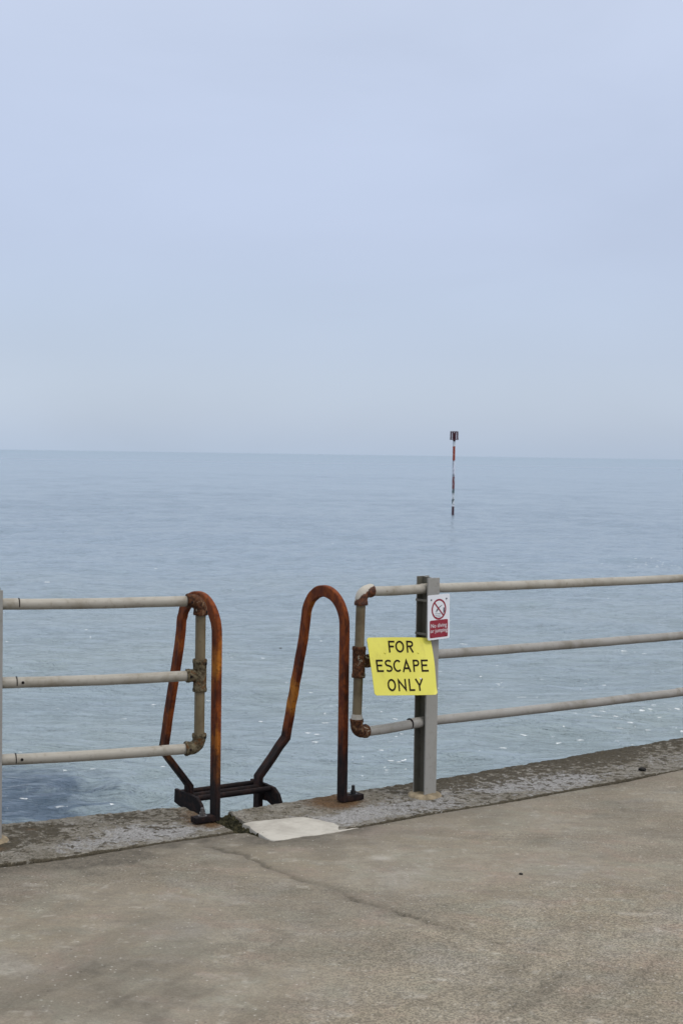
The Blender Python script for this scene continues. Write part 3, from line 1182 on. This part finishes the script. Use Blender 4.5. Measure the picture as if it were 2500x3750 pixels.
# ---- right railing
railR = thing('railing', 'cream pipe railing with grey steel post right of the ladder, carrying two signs', 'railing', POST)
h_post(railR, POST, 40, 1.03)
mortar_ring(railR, POST + Vector((-.002, -.006, 0)), .080)
hP = (.979, .665, .351)
se_ = Vector((.088, 6.362, 0))
hS = (.986, .667, .347)
R2 = Vector((2.13, 7.965, 0))
hR = (.945, .630, .316)
tR = (R2 - POST).normalized()
nR = Vector((-tR.y, tR.x, 0))
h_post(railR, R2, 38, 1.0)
mortar_ring(railR, R2)
R3 = R2 + dirv(41)[0] * 2.1
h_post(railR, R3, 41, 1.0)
mortar_ring(railR, R3)
tS = (POST - se_).normalized()
nS = Vector((-tS.y, tS.x, 0))
for i in range(3):
    a = POST + Vector((0, 0, hP[i]))
    b = R2 + Vector((0, 0, hR[i]))
    r = rail(railR, a, b, mat=('rail', 'rail_grey', 'rail_grey')[i])
    d = b - a
    if i == 2:
        sleeve(r, a + d * .838, d, .05, .0240, 'rail_grey')
        band(r, a + d * .862, d, .0243)
    rail(railR, b, R3 + Vector((0, 0, hR[i] - .02)), mat='rail_grey')
    rs = rail(railR, se_ + Vector((0, 0, hS[i])) + tS * .02, a - tS * .006, mat=('rail', 'upright', 'upright')[i] if i < 2 else 'rail_grey')
    if i == 0:
        sleeve(rs, a - tS * .045, tS, .040, .0237, 'rail')
    if i == 2:
        sleeve(rs, a - tS * .100, tS, .095, .0250, 'rail_grey')
        band(rs, a - tS * .102, tS, .0262)
bm = bmesh.new()
add_tube(bm, [se_ + Vector((-.0055, 0, hS[2] + .045)), se_ + Vector((0, 0, .667)), se_ + Vector((.005, 0, hS[0] - .045))], .0216, 28)
u = obj('upright', bm, M['upright'], railR)
u['label'] = 'vertical end pipe stained brown, leaning slightly'
eC = se_ + Vector((.006, 0, hS[0]))
e3 = elbow(railR, eC, tS, (0, 0, -1), 'fit_cap')
e3['label'] = 'rusty elbow with white paint left on its crown'
off = Vector(railR.location)
set_paint(e3, lambda co: .66 + ((co.z + off.z) - eC.z - .8 * ((co.x + off.x) - eC.x) / 1.0 + .012) * 24)
tee(railR, se_ + Vector((0, 0, hS[1])), (.012, 0, 1), tS, 'fit')
elbow(railR, se_ + Vector((-.006, 0, hS[2])), tS, (-.0, 0, 1), 'fit')
bm = bmesh.new()
add_tube(bm, [se_ + Vector((-.0053, 0, hS[2] + .058)), se_ + Vector((-.005, 0, hS[2] + .084))], [.0285, .0228], 28)
obj('paint_skirt', bm, M['rail'], railR)

# ------------------------------------------------------------------ escape ladder
tW = Vector((.825, .565, 0)).normalized()      # along the wall
nW = Vector((-tW.y, tW.x, 0))                  # out to sea
mid = (FOOT_L + FOOT_R) / 2
ladder = thing('ladder', 'rusty steel escape ladder with two tall hooped handrails going over the sea wall', 'ladder', mid)


def handrail(foot, s):
    """s=+1 for the hoop whose ladder side lies towards +tW"""
    P = lambda D, z, k=0.: foot + nW * D + tW * (s * k) + Vector((0, 0, z))
    pts = [P(0, .004), P(0, .4), P(.0, .80)]
    cD, cz, ra, rb = .160, .812, .160, .148
    for i in range(1, 25):
        a = math.pi * i / 25
        rd = ra
        pts.append(P(cD - rd * math.cos(a) + .006 * (i / 25), cz + rb * math.sin(a)))
    pts += [P(.328, .80), P(.345, .72)]
    pts += [P(.345 + (.492 - .345) * t, .72 + (.215 - .72) * t) for t in (.33, .66)]
    bm = bmesh.new()
    up_pts = pts + [P(.492, .215)]
    low = [P(.492, .215), P(.505, .035, .145), P(.505, -.20, .145), P(.505, -1.5, .145), P(.505, -3.4, .145)]
    allp = up_pts[:-1] + low
    allp = [allp[0]] + resample(allp[1:], .05)
    # the bend plane changes at the kink, so the bar keeps its thickness direction along the wall
    sweep_rect(bm, allp, tW, .054, .026)
    o = obj('handrail', bm, M['rust'], ladder, auto=40)
    # foot: a short plate turned outwards, bolted down
    bm = bmesh.new()
    c = foot - tW * (s * .048) + Vector((0, 0, .016))
    add_box(bm, c, tW * .058, nW * .026, (0, 0, .0125), .003)
    f = obj('foot_plate', bm, M['iron'], o)
    bm = bmesh.new()
    b0 = foot - tW * (s * .062) + Vector((0, 0, .028))
    add_tube(bm, [b0, b0 + Vector((0, 0, .003))], .020, 24)
    add_tube(bm, [b0 + Vector((0, 0, .003)), b0 + Vector((0, 0, .017))], .0135, 6)
    add_tube(bm, [b0 + Vector((0, 0, .016)), b0 + Vector((0, 0, .040 if s < 0 else .034)), b0 + Vector((0, 0, .042 if s < 0 else .036))], [.008, .008, .006], 14)
    obj('bolt', bm, M['bolt_dark' if s < 0 else 'steel'], o, auto=30)
    return o


handrail(FOOT_L, 1)
handrail(FOOT_R, -1)


def side_plate(foot, s):
    P = lambda D, z, k: foot + nW * D + tW * (s * k) + Vector((0, 0, z))
    prof = [(.600, .004), (.47, .006), (.385, .004), (.345, -.020), (.285, -.115), (.235, -.19), (.10, -.22), (.10, -.26), (.25, -.25), (.33, -.150), (.375, -.088), (.44, -.070), (.50, -.078), (.605, -.062)]
    bm = bmesh.new()
    A = [bm.verts.new(P(D, z, .118)) for D, z in prof]
    B = [bm.verts.new(P(D, z, .134)) for D, z in prof]
    n = len(prof)
    bm.faces.new(A)
    bm.faces.new(B[::-1])
    for i in range(n):
        bm.faces.new((A[i], B[i], B[(i + 1) % n], A[(i + 1) % n]))
    bmesh.ops.bevel(bm, geom=list(bm.edges), offset=.002, segments=1, affect='EDGES')
    obj('bracket', bm, M['iron'], ladder, auto=30)


side_plate(FOOT_L, 1)
side_plate(FOOT_R, -1)
for D, z in ((.575, -.012), (.490, -.012), (.415, -.008)):
    a = FOOT_L + nW * D + tW * .120 + Vector((0, 0, z))
    b = FOOT_R + nW * D - tW * .120 + Vector((0, 0, z))
    bm = bmesh.new()
    add_tube(bm, resample([a, b], .05), .0135, 14)
    obj('tread_bar', bm, M['iron'], ladder)
for k in range(1, 11):
    for D in (.53, .48):
        a = FOOT_L + nW * D + tW * .15 + Vector((0, 0, -.012 - .29 * k))
        b = FOOT_R + nW * D - tW * .15 + Vector((0, 0, -.012 - .29 * k))
        bm = bmesh.new()
        add_tube(bm, [a, b], .0115, 12)
        obj('rung', bm, M['iron'], ladder)

# ------------------------------------------------------------------ yellow sign
SA, SB = R_(37), R_(20)
sN = Vector((math.sin(SA) * math.cos(SB), -math.cos(SA) * math.cos(SB), math.sin(SB)))
# corners of the board in metres (top left, top right, bottom right, bottom left)
YC = [Vector((.1213, 6.3549, .7786)), Vector((.4330, 6.5799, .7566)), Vector((.4484, 6.4761, .5035)), Vector((.1601, 6.2716, .5316))]


def ysurf(u, v, h=0.0):
    """u right, v down"""
    p = (YC[0] * (1 - u) + YC[1] * u) * (1 - v) + (YC[3] * (1 - u) + YC[2] * u) * v
    cr = max(0., u - .62) / .38 * max(0., 1 - v / .5)
    br = max(0., (u - .93) / .07 + (v - .86) / .14 - 1)
    wave = .0025 * math.sin(u * 5 + v * 3)
    return p + sN * (h - .016 * cr ** 1.5 + .006 * br + wave)


ysign = thing('warning_sign', 'yellow board lettered FOR ESCAPE ONLY hung between end pipe and post', 'sign', YC[3])
bm = bmesh.new()
nu, nv_ = 40, 30
rc = .035
fr, bk = [], []
for j in range(nv_ + 1):
    v = j / nv_
    a, b = [], []
    for i in range(nu + 1):
        u = i / nu
        # rounded corners: pull the border in
        du = 0.
        for vv in (v, 1 - v):
            if vv < rc:
                du = rc * .75 * (1 - math.sqrt(max(0, 1 - (1 - vv / rc) ** 2)))
        uu = du + u * (1 - 2 * du)
        a.append(bm.verts.new(ysurf(uu, v)))
        b.append(bm.verts.new(ysurf(uu, v, -.0022)))
    fr.append(a)
    bk.append(b)
for j in range(nv_):
    for i in range(nu):
        bm.faces.new((fr[j][i], fr[j][i + 1], fr[j + 1][i + 1], fr[j + 1][i]))
        bm.faces.new((bk[j][i], bk[j + 1][i], bk[j + 1][i + 1], bk[j][i + 1]))
for i in range(nu):
    bm.faces.new((fr[0][i], bk[0][i], bk[0][i + 1], fr[0][i + 1]))
    bm.faces.new((fr[-1][i], fr[-1][i + 1], bk[-1][i + 1], bk[-1][i]))
for j in range(nv_):
    bm.faces.new((fr[j][0], fr[j + 1][0], bk[j + 1][0], bk[j][0]))
    bm.faces.new((fr[j][-1], bk[j][-1], bk[j + 1][-1], fr[j + 1][-1]))
obj('panel', bm, M['yellow'], ysign, auto=60)

# letters are strips of constant width following a skeleton in a 0..1 box (x right, y up)


def arc(cx, cy, rx, ry, a0, a1, n=18):
    return [(cx + rx * math.cos(R_(a0 + (a1 - a0) * i / n)), cy + ry * math.sin(R_(a0 + (a1 - a0) * i / n))) for i in range(n + 1)]


def glyph(ch, e):
    """e = half stroke in units of the cap height divided by aspect; returns list of (pts, closed)"""
    x0, x1, y0, y1, m = e[0], 1 - e[0], e[1], 1 - e[1], .5
    if ch == 'E':
        return [([(x1 + e[0], y1), (x0, y1), (x0, y0), (x1 + e[0], y0)], 0), ([(x0 + e[0] * .9, .53), (x1 - .06, .53)], 0)]
    if ch == 'F':
        return [([(x1 + e[0], y1), (x0, y1), (x0, 0)], 0), ([(x0 + e[0] * .9, .51), (x1 - .04, .51)], 0)]
    if ch == 'O':
        return [(arc(.5, .5, .5 - e[0], .5 - e[1], 90, 450, 44)[:-1], 1)]
    if ch == 'C':
        return [(arc(.52, .5, .52 - e[0], .5 - e[1], 48, 312, 36), 0)]
    if ch == 'L':
        return [([(x0, 1), (x0, y0), (1, y0)], 0)]
    if ch == 'N':
        return [([(x0, 0), (x0, y1 - .04), (x1, y0 + .04), (x1, 1)], 0)]
    if ch == 'Y':
        return [([(x0, 1), (.5, .46), (.5, 0)], 0), ([(.5 + e[0] * .5, .46), (x1, 1)], 0)]
    if ch == 'A':
        return [([(x0, 0), (.5, y1 - .01), (x1, 0)], 0), ([(.25, .30), (.75, .30)], 0)]
    if ch in 'PR':
        b = [(x0, 0), (x0, y1)] + [(.52, y1)] + arc(.56, .725, .44 - e[0], y1 - .725, 85, -85, 14) + [(.52, 2 * .725 - y1), (x0 + e[0], 2 * .725 - y1)]
        g = [(b, 0)]
        if ch == 'R':
            g.append(([(.50, 2 * .725 - y1 - e[1]), (x1 + .02, 0)], 0))
        return g
    if ch == 'S':
        P = arc(.5, .735, .5 - e[0], .265 - e[1], 35, 180, 12) + [(x0 + .03, .64)] + [(.22, .555), (.5, .505), (.78, .445)] + [(x1 - .02, .36)] + arc(.5, .265, .5 - e[0], .265 - e[1], 0, -145, 12)
        return [(P, 0)]


LAYER = [0]


def stroke_strip(bm, pts, closed, box, hw_uv, base_h):
    """box: u0,u1,v0(top),v1(bottom)"""
    u0, u1, v0, v1 = box
    P = []
    for x, y in pts:
        P.append(Vector((u0 + (u1 - u0) * x, v1 + (v0 - v1) * y)))
    n = len(P)
    # metric: u counts as 1.13 of v (board is wider than tall)
    S = Vector((.385, .272))
    Q = [Vector((p.x * S.x, p.y * S.y)) for p in P]
    hw = hw_uv
    L, Rr_ = [], []
    for i in range(n):
        if closed:
            a, b = Q[(i - 1) % n], Q[(i + 1) % n]
            d0, d1 = (Q[i] - a).normalized(), (b - Q[i]).normalized()
        else:
            d0 = (Q[i] - Q[i - 1]).normalized() if i else (Q[1] - Q[0]).normalized()
            d1 = (Q[i + 1] - Q[i]).normalized() if i < n - 1 else d0
        n0, n1 = Vector((-d0.y, d0.x)), Vector((-d1.y, d1.x))
        mm = (n0 + n1)
        if mm.length < 1e-3:
            mm = n0
        mm.normalize()
        k = hw / max(.38, mm.dot(n1))
        L.append(Q[i] + mm * k)
        Rr_.append(Q[i] - mm * k)
    LAYER[0] = (LAYER[0] + 1) % 4
    h = base_h + .0002 * LAYER[0]

    def vv(q):
        return bm.verts.new(ysurf(q.x / S.x, q.y / S.y, h))
    rng = range(n) if closed else range(n - 1)
    for i in rng:
        j = (i + 1) % n
        steps = max(1, int((Q[j] - Q[i]).length / .008))
        for s in range(steps):
            f0, f1 = s / steps, (s + 1) / steps
            bm.faces.new([vv(L[i].lerp(L[j], f0)), vv(L[i].lerp(L[j], f1)), vv(Rr_[i].lerp(Rr_[j], f1)), vv(Rr_[i].lerp(Rr_[j], f0))])


rowsY = [
    # v0, v1, letters with u start and end
    (.060, .265, [('F', .300, .396), ('O', .405, .540), ('R', .580, .688)]),
    (.388, .600, [('E', .080, .186), ('S', .214, .328), ('C', .345, .478), ('A', .486, .622), ('P', .658, .758), ('E', .786, .896)]),
    (.718, .928, [('O', .222, .354), ('N', .392, .520), ('L', .562, .652), ('Y', .662, .792)]),
]
bm = bmesh.new()
for v0, v1, ls in rowsY:
    for ch, ua, ub in ls:
        w = (ub - ua) * .385
        hgt = (v1 - v0) * .272
        e = (.0043 / w, .0043 / hgt)
        for pts, cl in glyph(ch, e):
            stroke_strip(bm, pts, cl, (ua, ub, v0, v1), .0043, .0012)
bmesh.ops.remove_doubles(bm, verts=bm.verts, dist=1e-6)
obj('lettering', bm, M['ink'], ysign, smooth=False)
for (u, v) in ((.235, .27), (.76, .27), (.755, .72)):
    bm = bmesh.new()
    c = ysurf(u, v, .0)
    add_tube(bm, [c, c + sN * .0025, c + sN * .0035], [.0045, .0045, .003], 14)
    obj('rivet', bm, M['yellow'] if v < .5 else M['white_print'], ysign)

# ------------------------------------------------------------------ no-diving sign
tN, nN = dirv(41)
NC = Vector((.4586, 6.5866, 0))          # centre of the plate, in plan
NZ0, NZ1 = .746, .955
ndw, ndh = .142, NZ1 - NZ0
nsign = thing('prohibition_sign', 'white and red plate reading No diving or jumping on the grey post', 'sign', (NC.x, NC.y, NZ0))
UP = Vector((0, 0, 1))
# the plate hangs a little out of true
rot = R_(1.0)
ex = tN * math.cos(rot) + UP * math.sin(rot)
ey = UP * math.cos(rot) - tN * math.sin(rot)


def np_(x, y, h=0.):
    return Vector((NC.x, NC.y, (NZ0 + NZ1) / 2)) + ex * x + ey * y - nN * h


def rrect(w, h, r, n=6):
    o = []
    for cx, cy, a0 in ((w / 2 - r, h / 2 - r, 0), (-w / 2 + r, h / 2 - r, 90), (-w / 2 + r, -h / 2 + r, 180), (w / 2 - r, -h / 2 + r, 270)):
        o += [(cx + r * math.cos(R_(a0 + 90 * i / n)), cy + r * math.sin(R_(a0 + 90 * i / n))) for i in range(n + 1)]
    return o


def plate2(name, pts, h0, h1, mat, par):
    bm = bmesh.new()
    a = [bm.verts.new(np_(x, y, h1)) for x, y in pts]
    b = [bm.verts.new(np_(x, y, h0)) for x, y in pts]
    bm.faces.new(a)
    bm.faces.new(b[::-1])
    n = len(pts)
    for i in range(n):
        bm.faces.new((a[i], a[(i + 1) % n], b[(i + 1) % n], b[i]))
    return obj(name, bm, mat, par, auto=30)


plate2('panel', rrect(ndw, ndh, .008), -.0015, .0015, M['white'], nsign)
rp = plate2('red_panel', [(x, y - .0545) for x, y in rrect(.118, .082, .007)], .0012, .0020, M['red'], nsign)


def strip2(bm, pts, hw, h, closed=False):
    n = len(pts)
    P = [Vector(p) for p in pts]
    L, Q = [], []
    for i in range(n):
        a = P[(i - 1) % n] if (closed or i) else P[0]
        b = P[(i + 1) % n] if (closed or i < n - 1) else P[-1]
        d = (b - a).normalized()
        m = Vector((-d.y, d.x))
        w = hw[i] if isinstance(hw, list) else hw
        L.append(bm.verts.new(np_(*(P[i] + m * w), h)))
        Q.append(bm.verts.new(np_(*(P[i] - m * w), h)))
    for i in (range(n) if closed else range(n - 1)):
        j = (i + 1) % n
        bm.faces.new((L[i], L[j], Q[j], Q[i]))


cy0 = .036
bm = bmesh.new()
strip2(bm, [(.0435 * math.cos(a), cy0 + .0445 * math.sin(a)) for a in (2 * math.pi * i / 48 for i in range(48))], .0042, .0020, True)
strip2(bm, [(-.0285, cy0 + .031), (.030, cy0 - .031)], .0036, .0023)
obj('prohibition_ring', bm, M['red'], nsign, smooth=False)
bm = bmesh.new()
strip2(bm, [(-.022, cy0 - .012), (-.012, cy0 - .002), (.002, cy0 + .009), (.022, cy0 + .019)], [.0010, .0026, .0024, .0010], .00185)
strip2(bm, [(-.006, cy0 - .001), (-.017, cy0 - .017)], [.0014, .0007], .0019)
bmv = [(.0285, cy0 - .022), (.0365, cy0 - .014), (.0365, cy0 + .006), (.0285, cy0 + .006)]
bm.faces.new([bm.verts.new(np_(x, y, .0018)) for x, y in bmv])
for k in range(3):
    yy = cy0 - .020 - .0075 * k
    x0, x1 = (-.028 + .004 * k), (.010 + .001 * k)
    strip2(bm, [(x0 + (x1 - x0) * t / 14, yy + .0008 * math.sin(t * 1.8)) for t in range(15)], .0009, .0018)
obj('diver_symbol', bm, M['navy'], nsign, smooth=False)


def text_mesh(body, size, cx, cy, h, bold, width):
    cu = bpy.data.curves.new('lettering', 'FONT')
    cu.body = body
    cu.size = size
    cu.align_x = 'CENTER'
    cu.offset = bold
    cu.space_character = 1.06
    o = bpy.data.objects.new('lettering', cu)
    col.objects.link(o)
    dg = bpy.context.evaluated_depsgraph_get()
    me = bpy.data.meshes.new_from_object(o.evaluated_get(dg))
    bpy.data.objects.remove(o)
    bpy.data.curves.remove(cu)
    xs_ = [v.co.x for v in me.vertices]
    k = width / (max(xs_) - min(xs_))
    m0 = (max(xs_) + min(xs_)) / 2
    for v in me.vertices:
        v.co = np_(cx + (v.co.x - m0) * k, cy + v.co.y, h)
    return me


bm = bmesh.new()
for body, y, wd in (('No diving', -.0475, .102), ('or jumping', -.0710, .111)):
    me = text_mesh(body, .0255, 0, y, .0025, .0003, wd)
    bm.from_mesh(me)
    bpy.data.meshes.remove(me)
obj('lettering', bm, M['white_print'], nsign, smooth=False)
for x, y in ((-.050, .083), (.049, .083), (-.046, -.087), (.048, -.087)):
    bm = bmesh.new()
    c = np_(x, y, .001)
    add_tube(bm, [c, c - nN * .003, c - nN * .004], [.0036, .0036, .0022], 14)
    obj('screw', bm, M['navy'] if y > 0 else M['red'], nsign)
# two steel straps that hold it round the post
tP, nP = dirv(40)
for z in (.925, .768):
    bm = bmesh.new()
    a, b = .0388, .0410
    c = POST + Vector((0, 0, z))
    for (p, q) in (((-a, -b), (-a, b)), ((-a, b), (a, b)), ((a, b), (a, -b)), ((-a, -b), (a, -b))):
        P0, P1 = c + tP * p[0] + nP * p[1], c + tP * q[0] + nP * q[1]
        d = (P1 - P0)
        add_box(bm, (P0 + P1) / 2, d / 2 + d.normalized() * .0007, UP * .0055, d.normalized().cross(UP) * .0007)
    add_box(bm, np_(-.0, z - (NZ0 + NZ1) / 2, -.006), ex * .05, UP * .008, nN * .0038)
    obj('mounting_strap', bm, M['strap'], nsign, auto=30)

# ------------------------------------------------------------------ sea marker
BX, BY = 8.594, 109.668
marker = thing('sea_marker', 'slim red and white banded pole with a slatted cage on top, standing in the sea', 'sea marker', (BX, BY, SEA))


def zpx(y):
    return 1.6 - (y - 1669.5) / 5200 * BY


def band_mat(name, base, patch, lo, hi, sc_=6):
    m = Mat(name, rough=.7, spec=.3)
    m.color(m.mix(m.mapr(m.noise(sc_, 5, .7, .6, m.coords((1, 1, .55))), lo, hi), base, patch))
    return m.m


bands = [
    (1611, 1634, band_mat('worn_white_paint', (.62, .64, .66), (.26, .28, .30), .60, .66)),
    (1634, 1686, band_mat('red_orange_paint', (.26, .045, .020), (.55, .50, .48), .64, .67)),
    (1686, 1745, band_mat('weathered_white_paint', (.58, .61, .68), (.17, .19, .21), .50, .55, 3.5)),
    (1745, 1790, band_mat('peeling_red_paint', (.14, .030, .030), (.27, .25, .26), .48, .54, 8)),
    (1790, 1854, band_mat('peeling_white_paint', (.68, .71, .74), (.06, .09, .095), .50, .53, 3.4)),
    (1854, 1905, band_mat('dark_tide_band', (.065, .035, .045), (.02, .012, .018), .55, .65, 5)),
]
for i, (ya, yb, mt) in enumerate(bands):
    bm = bmesh.new()
    ra = .097
    add_tube(bm, [(BX, BY, zpx(ya)), (BX, BY, zpx(yb))], ra, 24)
    o = obj('pole_band', bm, mt, marker)
cage = bpy.data.objects.new('cage', None)
col.objects.link(cage)
cage.parent = marker
cz0, cz1 = zpx(1610.5), zpx(1579.5)
r0, r1 = .335, .305
dk = simple('dark_maroon_paint', (.060, .012, .020), .6, .3, .3, 10)
for zc, rr_ in ((cz0 + .02, r0), (cz1 - .02, r1)):
    bm = bmesh.new()
    k = 36
    inner, outer, it, ot = [], [], [], []
    for i in range(k):
        a = 2 * math.pi * i / k
        for lst, q, dz in ((inner, rr_ - .03, -.022), (outer, rr_, -.022), (it, rr_ - .03, .022), (ot, rr_, .022)):
            lst.append(bm.verts.new((BX + q * math.cos(a), BY + q * math.sin(a), zc + dz)))
    for i in range(k):
        j = (i + 1) % k
        for A, B in ((inner, outer), (outer, ot), (ot, it), (it, inner)):
            bm.faces.new((A[i], A[j], B[j], B[i]))
    # spokes cross one another in the hub, each a little lower than the last
    for w, a in enumerate((0, math.pi / 3, 2 * math.pi / 3)):
        d = Vector((math.cos(a), math.sin(a), 0))
        add_box(bm, (BX, BY, zc - .004 * w), d * (rr_ - .01), d.cross(UP) * .016, UP * .012)
    obj('cage_ring', bm, dk, cage, auto=30)
for i in range(12):
    a = 2 * math.pi * (i + .35) / 12
    d = Vector((math.cos(a), math.sin(a), 0))
    tt_ = Vector((-d.y, d.x, 0))
    bm = bmesh.new()
    lo = [Vector((BX, BY, cz0)) + d * (r0 + q) + tt_ * w for q, w in ((0, -.060), (0, .060), (-.012, .060), (-.012, -.060))]
    hi = [Vector((BX, BY, cz1)) + d * (r1 + q) + tt_ * w for q, w in ((0, -.060), (0, .060), (-.012, .060), (-.012, -.060))]
    A = [bm.verts.new(p) for p in lo]
    B = [bm.verts.new(p) for p in hi]
    bm.faces.new(A[::-1])
    bm.faces.new(B)
    for q in range(4):
        bm.faces.new((A[q], A[(q + 1) % 4], B[(q + 1) % 4], B[q]))
    obj('slat', bm, dk, cage, auto=30)
bm = bmesh.new()
add_tube(bm, [(BX, BY, zpx(1616)), (BX, BY, zpx(1608))], .10, 24)
obj('collar', bm, dk, marker)
bm = bmesh.new()
add_tube(bm, [(BX, BY, zpx(1608)), (BX, BY, zpx(1585))], .085, 20)
obj('pole_head', bm, dk, marker)

# ------------------------------------------------------------------ small loose things


def lump(name, c, r, sx, sz, label, cat, mat, seed):
    bm = bmesh.new()
    bmesh.ops.create_icosphere(bm, subdivisions=3, radius=r)
    for v in bm.verts:
        p = v.co / r
        q = fbm(np.array([p.x * 1.3 + 5 + p.z]), np.array([p.y * 1.3 + p.z * .8]), 3, seed)[0]
        v.co = Vector((p.x * sx, p.y, p.z * sz)) * r * (.65 + .7 * q) + Vector(c)
    o = obj(name, bm, mat)
    tag(o, label, cat)


lump('pebble', (1.561, 7.228, .008), .015, 1.2, .75, 'black pebble lying on the coping near the right edge', 'pebble', M['pebble'], 3)
lump('pebble', (.71, 5.406, PROM_Z + .004), .0065, 1.2, .7, 'tiny dark pebble alone in the middle of the tan paving', 'pebble', M['pebble'], 8)
lump('driftwood', (-1.38, 33.2, SEA + .03), .022, 1.5, .5, 'tiny dark scrap floating on the water between the two hoops', 'driftwood', M['pebble'], 5)
